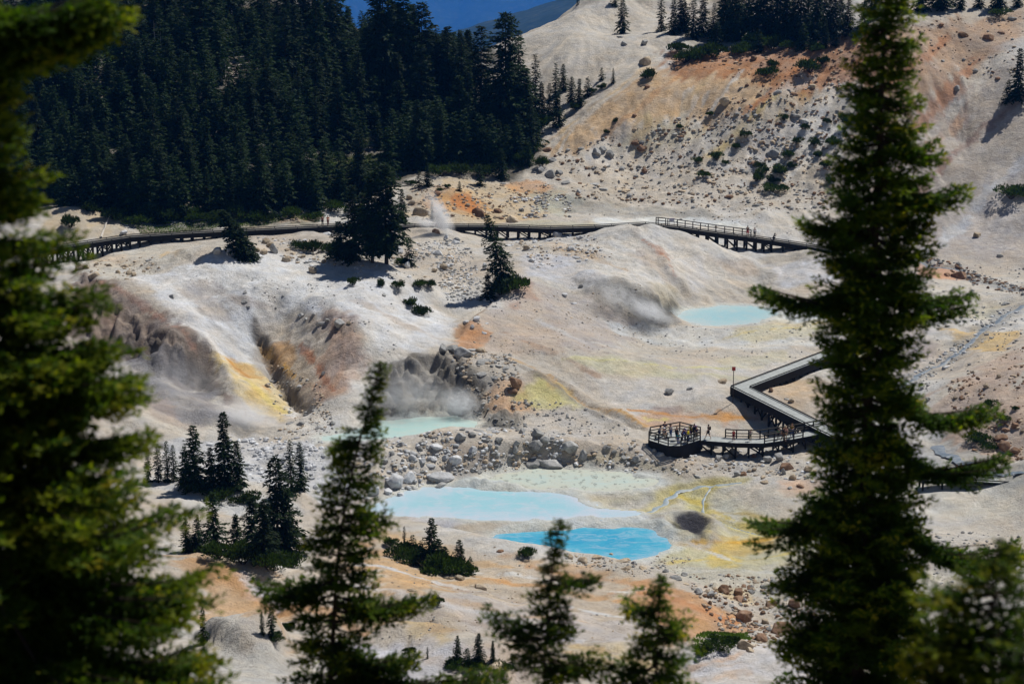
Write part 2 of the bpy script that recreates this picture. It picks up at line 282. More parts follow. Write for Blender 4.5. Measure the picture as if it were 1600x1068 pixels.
# small orange hill behind the boardwalk
patch([(630,292),(700,276),(800,288),(860,300),(880,330),(830,345),(700,348),(630,338)], (196,168,124), .8, 1.5)
patch([(665,300),(700,292),(740,300),(770,328),(740,338),(690,332),(650,315)], (198,140,70), .75, 1, 1, .8)
patch([(705,308),(730,302),(755,325),(735,334),(712,325)], (190,112,48), .8, .6, .5)
patch([(790,283),(840,282),(880,300),(860,305),(800,298)], (196,140,84), .75, .8)
patch([(620,285),(690,278),(700,292),(640,330),(615,330)], (180,172,162), .6, 1)
patch([(830,300),(880,296),(905,315),(880,338),(840,330)], (176,178,158), .7, 1.2, 1.2)
patch([(880,312),(960,318),(1080,328),(1150,338),(1080,340),(960,338),(880,332)], (146,140,130), .7, 1.2, 1.2)
patch([(925,341),(1020,338),(1100,340),(1170,350),(1185,362),(1120,352),(1040,348),(930,352)], (212,214,214), .9, .8, .6)
patch([(750,352),(840,344),(930,347),(930,358),(800,362)], (190,182,150), .7, .8, .8)
# left banks
patch([(80,330),(140,320),(200,340),(190,372),(110,380),(60,370)], (196,172,134), .85, 1.5)
patch([(120,395),(230,385),(330,380),(300,400),(240,425),(180,450),(130,420)], (196,186,170), .7, 1.5)
patch([(150,400),(200,395),(190,408),(150,410)], (200,160,110), .5, 1); patch([(260,392),(285,390),(275,402),(250,403)], (205,165,100), .6, .7)
patch([(210,430),(330,400),(430,394),(540,410),(640,448),(705,500),(690,545),(600,545),(520,500),(470,480),(400,520),(430,600),(480,650),(400,640),(345,560),(290,500),(240,470)], (213,213,218), .92, 1.6)
patch([(440,404),(540,410),(600,440),(520,440),(460,425)], (186,176,164), .55, 2)
patch([(270,450),(320,440),(370,470),(360,510),(320,500)], (160,142,128), .6, 1.2, 1.5)
patch([(380,470),(440,470),(440,500),(400,500)], (158,150,146), .5, 1.2, 1.5)
patch([(250,470),(290,485),(330,520),(360,560),(330,540),(280,505)], (212,206,204), .7, .8)
patch([(118,424),(180,448),(260,500),(320,552),(362,628),(300,606),(240,582),(180,555),(110,520)], (126,102,90), .92, 1.0, 1.2)
patch([(200,520),(260,540),(320,580),(350,620),(300,606),(240,580),(190,550)], (80,72,68), .8, .7, 1.4)
patch([(190,560),(300,608),(380,660),(310,668),(220,625)], (134,130,136), .85, 1.2, 1.2)
patch([(195,600),(240,620),(300,670),(260,660),(200,630)], (168,140,124), .5, 1)
patch([(340,556),(385,566),(432,606),(464,640),(440,655),(395,645),(362,612)], (214,186,118), .92, .9)
patch([(352,556),(388,570),(408,592),(380,588),(362,575)], (204,152,64), .85, .6)
patch([(400,610),(450,640),(430,648),(385,632)], (214,176,84), .7, .7)
patch([(410,548),(448,536),(462,560),(446,584),(420,582)], (188,132,48), .85, .6, .6)
patch([(385,545),(415,535),(425,580),(455,610),(480,640),(455,620),(420,595)], (128,112,96), .55, .7, .8)
patch([(440,560),(480,545),(500,590),(510,640),(470,635),(450,600)], (176,150,118), .6, 1.2)
patch([(500,478),(548,498),(570,560),(545,620),(505,622),(485,600),(505,550)], (188,150,128), .8, 1.4)
patch([(480,600),(520,590),(550,590),(540,612),(500,625)], (192,156,130), .6, 1)
patch([(470,490),(540,495),(545,520),(490,525)], (150,130,116), .6, 1)
# middle ridge
patch([(818,432),(850,450),(880,500),(880,560),(800,550),(740,550),(712,528),(740,500),(780,480)], (188,160,140), .55, 1.2)
patch([(800,452),(830,440),(845,470),(800,480)], (166,124,104), .6, 1); patch([(712,515),(735,500),(765,520),(745,545),(715,545)], (188,124,62), .8, .8, .8)
patch([(840,440),(940,455),(1010,520),(930,560),(880,540)], (178,164,160), .7, 2)
patch([(800,395),(900,400),(960,450),(900,450),(830,430)], (196,196,206), .75, 1.8)
patch([(850,378),(900,385),(990,425),(960,420),(880,400)], (190,160,124), .6, .8)
patch([(985,385),(1040,395),(1060,440),(1040,440),(1000,410)], (176,150,128), .5, 1.2); patch([(1010,380),(1040,390),(1050,410),(1020,400)], (182,134,106), .6, .7)
patch([(1000,360),(1100,378),(1130,400),(1060,392)], (200,196,196), .6, 1.5); patch([(1060,400),(1100,400),(1120,440),(1080,460)], (204,200,204), .5, 1.2)
patch([(1120,405),(1180,410),(1200,430),(1140,430)], (186,160,138), .5, 1); patch([(1200,415),(1290,405),(1300,440),(1230,450)], (208,208,218), .8, 1.5)
patch([(1010,440),(1060,450),(1060,480),(1030,475)], (166,152,118), .5, 1)
patch([(900,436),(960,440),(1015,456),(1062,474),(1070,498),(1040,512),(985,500),(930,470)], (128,124,118), .8, 1.2, 1)
patch([(950,452),(1005,462),(1058,480),(1062,500),(1030,508),(990,492)], (76,75,72), .9, .8, 1.2)
patch([(1040,470),(1075,476),(1078,486),(1060,492),(1040,488)], (96,92,84), .85, .6, 1)
patch([(940,500),(1020,508),(1060,515),(1040,525),(960,520)], (188,192,196), .8, 1)
patch([(1200,478),(1300,474),(1310,540),(1200,545),(1080,545),(1000,530),(1060,512),(1180,512)], (206,204,200), .85, 1.6)
patch([(1195,474),(1310,470),(1315,500),(1215,502)], (214,222,224), .9, .8, 1.2)
patch([(1130,520),(1200,505),(1300,498),(1300,520),(1180,538)], (206,190,136), .65, 1.4, 1.6)
patch([(1200,498),(1260,500),(1250,510),(1190,508)], (196,172,116), .5, .7)
patch([(870,556),(960,556),(1080,580),(1180,590),(1080,594),(920,576)], (202,194,150), .7, 1, 1.2)
patch([(1140,560),(1240,545),(1220,560),(1130,580)], (206,194,150), .6, 1, 1.2)
patch([(930,590),(1100,590),(1140,620),(1050,640),(960,640)], (204,198,196), .6, 2)
patch([(1000,648),(1060,640),(1160,640),(1200,655),(1100,662),(1010,668)], (196,150,118), .7, 1.2, 1.2)
patch([(1025,638),(1062,632),(1066,644),(1035,650)], (150,112,104), .65, .9, .8); patch([(1095,646),(1165,646),(1185,656),(1110,655)], (214,150,60), .8, .5, .8)
patch([(1005,650),(1050,652),(1050,660),(1010,660)], (214,200,96), .8, .5, .8)
patch([(1200,595),(1280,590),(1300,620),(1240,640),(1190,615)], (200,168,130), .7, 1.5); patch([(820,650),(900,640),(1000,660),(1000,680),(860,680)], (196,190,186), .6, 1.5)
# cliff over the steaming pool
patch([(588,575),(640,556),(710,550),(762,600),(752,642),(700,655),(600,658),(572,640)], (112,104,94), .95, 1, 1)
patch([(625,600),(660,590),(665,640),(630,640)], (164,146,120), .6, .8); patch([(590,610),(650,620),(650,655),(590,652)], (80,76,70), .7, .8)
patch([(690,590),(740,600),(745,640),(700,645)], (92,84,76), .6, .7)
patch([(758,618),(790,598),(830,610),(830,640),(765,642)], (208,162,118), .8, .9); patch([(828,600),(880,602),(905,635),(850,640),(790,625)], (208,198,116), .85, 1)
patch([(752,640),(790,632),(815,648),(805,668),(758,668)], (100,98,92), .85, .7)
patch([(780,560),(860,600),(940,655),(1000,690),(960,660),(880,600)], (150,138,122), .5, .6, .8)
patch([(855,590),(885,600),(895,612),(865,608)], (205,160,80), .5, .5)
patch([(680,640),(745,650),(760,690),(740,720),(800,725),(900,730),(700,735),(560,780),(540,700),(600,692)], (200,186,170), .75, 1.5)
patch([(700,700),(760,690),(800,705),(760,728),(700,730)], (190,162,138), .5, 1)
patch([(250,690),(400,680),(520,700),(560,770),(480,770),(350,735),(250,735)], (196,196,202), .8, 1.5)
# pool margins and flats
patch([(560,795),(640,768),(760,745),(900,725),(1050,742),(1160,748),(1100,800),(1050,815),(950,808),(800,825),(640,815)], (188,180,166), .85, 1.2)
patch([(600,795),(700,800),(770,812),(740,830),(640,815)], (172,164,156), .7, .8, 1.5); patch([(700,815),(780,815),(850,812),(790,830),(750,840)], (196,176,152), .7, .9)
patch([(1040,775),(1160,755),(1290,770),(1290,900),(1080,905),(1040,880)], (188,182,160), .85, 2)
patch([(1055,770),(1095,765),(1110,800),(1075,795)], (196,186,110), .7, .9, 1); patch([(1150,790),(1250,810),(1230,830),(1160,815)], (184,162,90), .6, 1, 1)
patch([(1040,832),(1090,835),(1160,800),(1250,830),(1260,870),(1150,888),(1060,884)], (196,186,134), .75, 1.3, 1.8)
patch([(1095,848),(1150,838),(1215,838),(1195,862),(1120,870)], (200,165,72), .85, 1, 1.6); patch([(1110,862),(1160,868),(1150,885),(1110,885)], (212,180,70), .7, .8, 1)
patch([(1100,800),(1125,830),(1100,838),(1085,815)], (186,164,60), .6, .8); patch([(1040,838),(1090,842),(1060,862)], (200,206,214), .7, 1)
patch([(1040,880),(1140,890),(1280,890),(1280,930),(1150,925),(1060,905)], (196,188,168), .7, 1.5)
patch([(1150,760),(1290,745),(1300,800),(1250,820),(1160,790)], (198,184,172), .7, 1.5); patch([(1210,750),(1290,745),(1290,775),(1230,775)], (206,160,124), .6, 1.2)
patch([(820,800),(940,800),(1010,806),(990,814),(880,815),(800,812)], (206,208,224), .8, .7)
patch([(640,798),(720,800),(760,806),(740,814),(650,812)], (200,196,206), .6, .7)
patch([(1046,820),(1060,810),(1095,805),(1112,812),(1096,827),(1060,829)], (78,76,86), .95, .35, .6, 0, 1.2)
patch([(520,815),(560,818),(610,822),(600,826),(540,824)], (96,90,96), .5, .4)
# lower slope
patch([(560,805),(700,850),(800,870),(1000,900),(1150,980),(1100,1010),(800,1010),(560,1000),(450,960),(300,900),(290,870),(450,900)], (192,170,144), .88, 2.5)
patch([(290,865),(400,905),(440,960),(440,1000),(380,1000),(310,930)], (200,154,100), .8, 1.5, 1, 1.2)
patch([(385,900),(430,925),(435,950),(390,930)], (206,204,212), .7, .7, .8, .8)
patch([(560,850),(680,900),(820,905),(700,915),(640,940),(560,900)], (198,156,104), .8, 1.4, 1, 1.2)
patch([(560,812),(640,835),(720,865),(700,880),(600,850)], (202,170,130), .6, 1.2, 1, 1)
patch([(780,862),(900,878),(1000,900),(1060,930),(950,905),(830,890)], (200,158,112), .75, 1, 1, 1)
patch([(1000,900),(1050,915),(1150,970),(1130,1000),(1050,990),(960,940)], (200,144,94), .85, 1.4, 1, 1)
patch([(620,940),(760,930),(900,950),(1010,980),(1000,1015),(850,1000),(700,960)], (194,184,182), .75, 1.6, 1, 1.4)
patch([(560,960),(640,965),(700,1000),(640,1005),(570,990)], (206,176,120), .7, 1.2); patch([(900,1000),(1010,1010),(1080,1040),(980,1060),(880,1040)], (206,184,136), .6, 1.3)
patch([(560,1015),(650,1005),(760,1030),(830,1068),(560,1080)], (200,194,200), .8, 1.2, 1, 1.2); patch([(700,1030),(900,1050),(850,1080),(700,1070)], (200,170,146), .5, 1)
patch([(330,1000),(440,993),(450,1080),(340,1080)], (186,180,172), .9, 1); patch([(270,760),(400,762),(470,800),(430,810),(280,800)], (196,194,194), .9, 1.2)
patch([(1060,1030),(1250,1010),(1300,1060),(1100,1080)], (206,200,204), .8, 1.2, 1, 1.4); patch([(1090,1030),(1200,1020),(1180,1050),(1100,1070)], (206,166,124), .6, .8, 1, 1.4)
patch([(1110,912),(1170,925),(1180,945),(1120,930)], (214,184,120), .6, .8)
# right bank
patch([(1330,470),(1420,480),(1480,560),(1400,600),(1330,560)], (196,182,172), .8, 2, 1.6); patch([(1420,520),(1470,540),(1450,560),(1410,550)], (152,136,140), .5, 1)
patch([(1425,406),(1500,420),(1515,440),(1440,432)], (208,150,112), .85, .9); patch([(1470,512),(1590,518),(1565,548),(1490,538)], (208,172,104), .85, 1)
patch([(1480,470),(1580,470),(1540,500),(1470,500)], (198,184,140), .6, 1.2); patch([(1400,430),(1600,440),(1600,470),(1450,480)], (200,190,178), .7, 1.5)
for k in ('right', 'upper_right', 'lower_right'):
    qq, wd = SW[k]; sl = sub(qq, 8); x, y = X[sl], Y[sl]; d = np.full(x.shape, 1e9)
    for i in range(len(qq)): d = np.minimum(d, (x - qq[i, 0])**2 + (y - qq[i, 1])**2)
    m = (1 - sstep(wd * 1.5, wd * 4.2, np.sqrt(d) + 1.6 * n2[sl] + .8 * n3[sl])) * .45; COL[sl] = COL[sl] * (1 - m[..., None]) + lin(132, 134, 136) * m[..., None]
for k in ('outlet', 'terrace_channel'):
    qq, wd = SW[k]; sl = sub(qq, 8); x, y = X[sl], Y[sl]; d = np.full(x.shape, 1e9)
    for i in range(len(qq)): d = np.minimum(d, (x - qq[i, 0])**2 + (y - qq[i, 1])**2)
    d = np.sqrt(d); m = (1 - sstep(wd * 1.3, wd * 1.3 + 1.2, d + .5 * n3[sl])) * .6; COL[sl] = COL[sl] * (1 - m[..., None]) + lin(196, 180, 100) * m[..., None]
patch([(1600,538),(1540,566),(1500,600),(1440,640),(1500,700),(1600,722)], (194,162,140), .85, 1.2, 1, 1.4)
patch([(1350,735),(1480,730),(1600,745),(1600,800),(1400,800)], (198,192,180), .7, 1.5)
patch([(1330,880),(1600,880),(1600,1000),(1330,1000)], (198,190,176), .7, 2)
for pl, dp, wd, c_ in GULLIES:
    if c_ is None: continue
    q = wpoly(pl); t = np.linspace(0, len(q) - 1, len(q) * 12); qq = np.c_[np.interp(t, range(len(q)), q[:, 0]), np.interp(t, range(len(q)), q[:, 1])]
    sl = sub(qq, 6); x, y = X[sl], Y[sl]; d = np.full(x.shape, 1e9)
    for i in range(len(qq)): d = np.minimum(d, (x - qq[i, 0])**2 + (y - qq[i, 1])**2)
    m = (1 - sstep(wd * .3, wd * 1.1, np.sqrt(d) + .5 * n3[sl])) * .7; COL[sl] = COL[sl] * (1 - m[..., None]) + lin(*c_) * m[..., None]
def band(pl, wd, rgb, op=.7, sc=2.2):
    q = wpoly(pl); t = np.linspace(0, len(q) - 1, len(q) * 10); qq = np.c_[np.interp(t, range(len(q)), q[:, 0]), np.interp(t, range(len(q)), q[:, 1])]
    for _ in range(10): qq[1:-1] = (qq[:-2] + qq[1:-1] * 2 + qq[2:]) / 4
    sl = sub(qq, wd * 3 + 3); x, y = X[sl], Y[sl]; d = np.full(x.shape, 1e9)
    for i in range(len(qq)): d = np.minimum(d, (x - qq[i, 0])**2 + (y - qq[i, 1])**2)
    d = np.sqrt(d) + wd * (1.1 * fbm(x / sc, y / sc, int(pl[0][0]) + 7, 5, .62) + .35 * n3[sl] + .25 * ST1[sl]); m = np.clip((1 - sstep(wd * .5, wd * 1.15, d)) * min(1, op * 1.2) * (.8 + .5 * n2[sl]), 0, 1)[..., None]; COL[sl] = COL[sl] * (1 - m) + lin(*rgb) * m
for b_ in [([(560,850),(680,885),(800,912),(930,935),(1090,975)],1.2,(198,150,96)), ([(300,880),(380,915),(440,955),(560,985)],1.1,(196,142,84)), ([(560,880),(700,915),(860,940),(1010,970)],.6,(206,206,210)), ([(600,925),(740,945),(900,968),(1040,1005)],.8,(200,160,112)),
    ([(620,870),(740,895),(870,908),(980,925)],.5,(212,208,204)), ([(640,905),(760,925),(880,945)],.35,(176,140,104)), ([(560,915),(650,935),(760,955),(900,1000)],.7,(208,206,212)), ([(700,985),(820,1005),(950,1035)],.6,(200,166,120)), ([(650,955),(760,975),(860,995),(960,1020)],.4,(170,150,132)),
    ([(560,820),(640,845),(720,875),(790,885)],.8,(206,168,120)), ([(830,885),(960,905),(1080,935),(1150,965)],.8,(196,146,98)), ([(1000,925),(1080,945),(1140,970)],.8,(200,134,82)), ([(900,1010),(980,1030),(1060,1050)],.7,(204,176,122)), ([(560,1030),(680,1030),(790,1055)],.7,(206,180,158)),
    ([(560,1015),(650,1012),(740,1035)],.5,(214,210,218)), ([(1080,1045),(1150,1028),(1240,1015)],.5,(206,158,112)), ([(1060,1055),(1170,1040),(1250,1030)],.5,(214,210,216)), ([(380,905),(430,935),(440,950)],.5,(212,208,214)), ([(330,870),(420,900),(450,925)],.6,(208,190,164)),
    ([(1400,330),(1500,230),(1600,150)],1.2,(150,112,98)), ([(1380,280),(1480,180),(1560,100)],1.0,(196,188,180)), ([(1400,240),(1470,160),(1530,90)],.9,(176,126,94)), ([(1440,400),(1540,300),(1600,250)],1.2,(190,190,196)), ([(1330,330),(1420,250),(1500,190)],.8,(186,152,126)), ([(1350,170),(1420,110),(1480,60)],.9,(182,120,76)),
    ([(1290,170),(1240,215),(1190,265),(1150,290)],.8,(212,208,206)), ([(1210,150),(1160,200),(1110,245)],.7,(208,184,124)), ([(1110,120),(1050,180),(990,220)],.9,(208,176,132)), ([(1160,110),(1130,150),(1080,200)],.5,(210,204,198)), ([(1060,120),(1000,170),(940,215)],.7,(196,150,104)), ([(1240,110),(1200,150),(1160,180)],.7,(186,124,76)), ([(1310,200),(1260,250),(1220,290)],.6,(212,208,206)), ([(1020,100),(950,150),(880,205)],.8,(212,184,146)),
    ([(1050,770),(1100,790),(1150,818),(1200,828)],.4,(200,176,70)), ([(1060,850),(1130,846),(1220,838)],.45,(206,160,50)), ([(1045,880),(1110,872),(1180,874),(1240,862)],.4,(206,184,96)), ([(1060,895),(1150,890),(1260,888)],.5,(206,206,204)), ([(1040,842),(1100,858),(1160,880)],.35,(210,212,216)), ([(1120,800),(1180,805),(1260,818)],.4,(170,150,90)),
    ([(380,590),(410,615),(450,645)],.5,(222,196,110)), ([(360,565),(390,590),(420,610)],.35,(196,130,44)), ([(405,540),(430,560),(470,600)],.3,(200,150,60)), ([(470,540),(500,580),(520,610)],.4,(180,120,86)), ([(520,500),(540,550),(525,600)],.4,(196,160,136)),
    ([(800,560),(870,595),(930,640),(1010,665)],.3,(196,150,80)), ([(880,560),(960,560),(1050,575),(1140,575)],.4,(204,194,130)), ([(980,640),(1060,650),(1160,652)],.3,(208,140,50)), ([(1130,530),(1200,515),(1290,505)],.4,(206,184,116)), ([(840,500),(900,530),(980,545)],.6,(196,190,188)), ([(790,520),(850,545),(930,585)],.6,(178,148,124)), ([(860,385),(930,402),(1000,432)],.35,(196,160,110)), ([(1005,375),(1035,395),(1055,430)],.4,(176,124,96)),
    ([(560,470),(620,500),(690,530)],.8,(196,180,168)), ([(330,440),(370,470),(420,480)],.6,(176,160,150)), ([(250,450),(310,500),(350,560)],.5,(214,208,206)), ([(150,440),(230,480),(300,540)],.5,(176,134,116)), ([(760,770),(840,772),(900,790)],.3,(200,202,216))]: band(*b_)
# forest floor
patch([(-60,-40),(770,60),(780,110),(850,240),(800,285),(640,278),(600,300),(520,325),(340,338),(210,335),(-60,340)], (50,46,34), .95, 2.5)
patch([(480,238),(600,238),(640,262),(560,285),(500,275)], (84,86,40), .8, 1.5); patch([(200,352),(340,340),(500,338),(500,350),(330,360),(220,368)], (84,80,44), .7, .8)
patch([(160,74),(192,70),(194,96),(168,98)], (92,140,24), .95, .5, .5)
patch([(355,98),(395,92),(395,112),(352,118)], (150,134,120), .8, .8); patch([(152,125),(162,125),(160,160),(150,150)], (150,130,110), .7, .5)
patch([(165,45),(240,40),(240,52),(170,56)], (170,140,120), .7, .8); patch([(745,100),(800,95),(840,150),(770,180),(740,160)], (176,168,158), .7, 1.5)
patch([(700,130),(740,120),(720,170),(690,180)], (150,142,134), .5, 1)
patch([(270,315),(320,318),(330,338),(270,338)], (140,118,100), .8, 1); patch([(440,328),(500,335),(495,347),(440,347)], (176,146,118), .9, .8)
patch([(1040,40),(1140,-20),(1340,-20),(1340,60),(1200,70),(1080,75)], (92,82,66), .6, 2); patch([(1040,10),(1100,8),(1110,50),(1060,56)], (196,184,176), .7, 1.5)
fm = far * (Y > 300); mix(fm, lin(60, 66, 48)); mix(sstep(110, 80, Y) * .5, lin(160, 140, 115))
rm_ = np.hypot(X - mx, (Y - my) * .55) + .9 * fbm(X / 1.8, Y / 1.8, 55, 4); mix((1 - sstep(1.3, 2.2, rm_ + .5 * n3)) * .95, lin(66, 64, 74)); mix(np.exp(-((rm_ - 2.9 + .4 * n3) / .6)**2) * .6, lin(168, 160, 160))
# pool fringes
fr = (1 - sstep(.2, 1.6, poolmask + .5 * n3)) * .75; mix(fr, lin(200, 204, 200))
fr = np.exp(-((poolmask - 1.9 + .8 * n2) / .5)**2) * .35 * ((X > 8) & (Y < 225)); mix(fr, lin(176, 168, 120))
# large scale + streak tone variation of the crust itself
v = 1 + .10 * n2 + .07 * n3 + .085 * ST1 * np.clip(SL * 2.2 - .2, 0, 1) + .07 * ST2 * np.clip(SL * 2 - .2, 0, 1)
COL = np.clip(COL * v[..., None], .01, .8)
warm = (.5 * n1 + .5 * n2 + .25 * ST1 * np.clip(SL * 2, .1, 1)); COL[..., 0] *= 1 + .03 * warm; COL[..., 2] *= 1 - .05 * warm
lum_ = COL @ np.array([.3, .59, .11]); COL = lum_[..., None] + (COL - lum_[..., None]) * (.74 + .14 * sstep(.03, .2, (COL.max(-1) - COL.min(-1)) / (lum_ + .01) - .5))[..., None]; COL[..., 0] *= .985; COL[..., 1] *= 1.008; COL[..., 2] *= .985
# ------------------------------------------------------------------ mesh helpers
def mesh_np(name, V, F, smooth=True, mats=(), col=None, mi=None):
    me = bpy.data.meshes.new(name); V = np.asarray(V, np.float32); F = np.asarray(F, np.int32); k = F.shape[1]
    me.vertices.add(len(V)); me.vertices.foreach_set('co', V.ravel())
    me.loops.add(F.size); me.loops.foreach_set('vertex_index', F.ravel())
    me.polygons.add(len(F)); me.polygons.foreach_set('loop_start', np.arange(0, F.size, k, dtype=np.int32))
    me.polygons.foreach_set('use_smooth', np.full(len(F), smooth))
    if mi is not None: me.polygons.foreach_set('material_index', np.asarray(mi, np.int32))
    me.update(calc_edges=True)
    if col is not None:
        a = me.attributes.new('col', 'FLOAT_COLOR', 'POINT'); c = np.ones((len(V), 4), np.float32); c[:, :3] = col; a.data.foreach_set('color', c.ravel())
    for m in mats: me.materials.append(m)
    return me
def link(name, data, parent=None, loc=None, rot=None, scale=None, mat=None):
    o = bpy.data.objects.new(name, data); C.objects.link(o)
    if parent is not None: o.parent = parent
    if loc is not None: o.location = loc
    if rot is not None: o.rotation_euler = rot
    if scale is not None: o.scale = (scale,) * 3 if isinstance(scale, (int, float, np.floating)) else scale
    if mat is not None and data is not None: data.materials.append(mat)
    return o
class MB:
    def __init__(s): s.v = []; s.f = []
    def add(s, V, F):
        b = len(s.v); s.v += [tuple(p) for p in V]; s.f += [tuple(i + b for i in f) for f in F]
    def beam(s, a, b, w, h, up=(0, 0, 1)):
        a = Vector(a); b = Vector(b); d = (b - a).normalized(); u = Vector(up)
        if abs(d.dot(u)) > .95: u = Vector((1, 0, 0)) if abs(d.x) < .9 else Vector((0, 1, 0))
        r = d.cross(u).normalized() * (w / 2); u = r.cross(d).normalized() * (h / 2)
        V = [p + i * r + j * u for p in (a, b) for i, j in ((-1, -1), (1, -1), (1, 1), (-1, 1))]
        s.add(V, [(0, 1, 2, 3), (7, 6, 5, 4), (0, 4, 5, 1), (1, 5, 6, 2), (2, 6, 7, 3), (3, 7, 4, 0)])
    def tube(s, pts, rad, n=6, cap=True):
        pts = [Vector(p) for p in pts]; V = []; F = []
        for i, p in enumerate(pts):
            d = (pts[min(i + 1, len(pts) - 1)] - pts[max(i - 1, 0)]).normalized()
            u = d.cross(Vector((0, 0, 1))); u = u if u.length > .1 else d.cross(Vector((0, 1, 0))); u.normalize(); w = d.cross(u)
            for k in range(n):
                t = 2 * math.pi * k / n; V.append(p + (u * math.cos(t) + w * math.sin(t)) * rad[i])
        for i in range(len(pts) - 1):
            for k in range(n): F.append((i*n+k, i*n+(k+1) % n, (i+1)*n+(k+1) % n, (i+1)*n+k))
        if cap: F.append(tuple(range(n))); F.append(tuple(range((len(pts)-1)*n, len(pts)*n))[::-1])
        s.add(V, F)
    def mesh(s, name, mat=None, smooth=False):
        me = bpy.data.meshes.new(name); me.from_pydata(s.v, [], s.f); me.update()
        if smooth: me.polygons.foreach_set('use_smooth', [True] * len(me.polygons))
        if mat: me.materials.append(mat)
        return me
def thing(name, label, cat, loc=(0, 0, 0), rz=0, group=None):
    o = link(name, None, None, loc, (0, 0, rz)); tagp(o, label, cat, group); return o
def tagp(o, label=None, cat=None, group=None, kind=None):
    if label: o['label'] = label
    if cat: o['category'] = cat
    if group: o['group'] = group
    if kind: o['kind'] = kind
    return o
# ------------------------------------------------------------------ materials
def mat(name, rough=.85, spec=.25):
    m = bpy.data.materials.new(name); m.use_nodes = True; nt = m.node_tree; b = nt.nodes['Principled BSDF']
    b.inputs['Roughness'].default_value = rough; b.inputs['Specular IOR Level'].default_value = spec
    return m, nt, b
def nd(nt, t, **k):
    x = nt.nodes.new(t)
    for a, v_ in k.items():
        if hasattr(x, a): setattr(x, a, v_)
        else: x.inputs[a].default_value = v_
    return x
def noise(nt, scale, detail=6, rough=.6, vec=None, mapscale=None):
    t = nd(nt, 'ShaderNodeTexNoise'); t.inputs['Scale'].default_value = scale; t.inputs['Detail'].default_value = detail; t.inputs['Roughness'].default_value = rough
    if vec is not None: nt.links.new(vec, t.inputs['Vector'])
    return t
def ramp(nt, fac, stops):
    r = nd(nt, 'ShaderNodeValToRGB'); e = r.color_ramp.elements
    while len(e) < len(stops): e.new(.5)
    stops = [(min(p_, 1), c_) for p_, c_ in stops]
    for i, (p, c) in enumerate(stops): e[i].position = p; e[i].color = (*c, 1) if len(c) == 3 else c
    nt.links.new(fac, r.inputs[0]); return r
def mixc(nt, a, b, fac, mode='MIX'):
    m = nd(nt, 'ShaderNodeMix', data_type='RGBA', blend_type=mode)
    for s, v_ in ((m.inputs[0], fac), (m.inputs[6], a), (m.inputs[7], b)):
        if isinstance(v_, bpy.types.NodeSocket): nt.links.new(v_, s)
        elif isinstance(v_, (int, float)): s.default_value = v_
        else: s.default_value = (*v_, 1)
    return m.outputs[2]
def bump(nt, b, h, strength, dist, prev=None):
    n_ = nd(nt, 'ShaderNodeBump'); n_.inputs['Strength'].default_value = strength; n_.inputs['Distance'].default_value = dist
    nt.links.new(h, n_.inputs['Height'])
    if prev: nt.links.new(prev, n_.inputs['Normal'])
    nt.links.new(n_.outputs[0], b.inputs['Normal']); return n_.outputs[0]
def g3(v_): return (v_, v_, v_)
def ground_mat():
    m, nt, b = mat('hydrothermal_crust', .95, .1); geo = nd(nt, 'ShaderNodeNewGeometry'); at = nd(nt, 'ShaderNodeAttribute', attribute_name='col')
    pos = geo.outputs['Position']
    a = noise(nt, .9, 9, .68, pos); f1 = ramp(nt, a.outputs[0], [(.25, g3(.60)), (.42, g3(.90)), (.55, g3(1.04)), (.75, g3(1.28))])
    rg = noise(nt, .055, 4, .6, pos); rr_ = ramp(nt, rg.outputs[0], [(.40, g3(.22)), (.60, g3(.95))]); c = mixc(nt, at.outputs['Color'], mixc(nt, at.outputs['Color'], f1.outputs[0], 1.0, 'MULTIPLY'), rr_.outputs[0])
    a2 = noise(nt, 5.5, 6, .7, pos); f2 = ramp(nt, a2.outputs[0], [(.30, g3(.58)), (.42, g3(.96)), (.6, g3(1.0)), (.78, g3(1.16))])
    c = mixc(nt, c, mixc(nt, c, f2.outputs[0], .7, 'MULTIPLY'), rr_.outputs[0])
    vo = nd(nt, 'ShaderNodeTexVoronoi'); vo.inputs['Scale'].default_value = 1.5; nt.links.new(pos, vo.inputs['Vector'])
    sp = ramp(nt, vo.outputs['Distance'], [(.07, g3(.45)), (.13, g3(1))]); pm = noise(nt, .12, 3, .5, pos); pr = ramp(nt, pm.outputs[0], [(.48, g3(0)), (.6, g3(1))])
    c = mixc(nt, c, mixc(nt, c, sp.outputs[0], 1.0, 'MULTIPLY'), pr.outputs[0])
    hue = noise(nt, .35, 5, .6, pos); hr = ramp(nt, hue.outputs[0], [(.35, (.94, .98, 1.06)), (.5, (1, 1, 1)), (.68, (1.05, .99, .91))]); c = mixc(nt, c, hr.outputs[0], .8, 'MULTIPLY')
    cl = noise(nt, .42, 6, .7, pos); cl.inputs['Distortion'].default_value = 1.4; cr = ramp(nt, cl.outputs[0], [(.485, g3(1)), (.497, g3(.50)), (.503, g3(.50)), (.512, g3(1))]); cl2 = noise(nt, .09, 4, .6, pos); cm = ramp(nt, cl2.outputs[0], [(.46, g3(0)), (.56, g3(.75))])
    c = mixc(nt, c, mixc(nt, c, cr.outputs[0], 1.0, 'MULTIPLY'), cm.outputs[0])
    cw = noise(nt, .7, 8, .72, pos); cw.inputs['Distortion'].default_value = .8; wr_ = ramp(nt, cw.outputs[0], [(.56, g3(0)), (.62, g3(.45)), (.75, g3(.6))]); c = mixc(nt, c, mixc(nt, c, (1.28, 1.28, 1.32), 1.0, 'MULTIPLY'), wr_.outputs[0])
    nt.links.new(c, b.inputs['Base Color'])
    p = bump(nt, b, a.outputs[0], .7, .6); bump(nt, b, a2.outputs[0], .7, .18, p)
    return m
M = {'ground': ground_mat()}
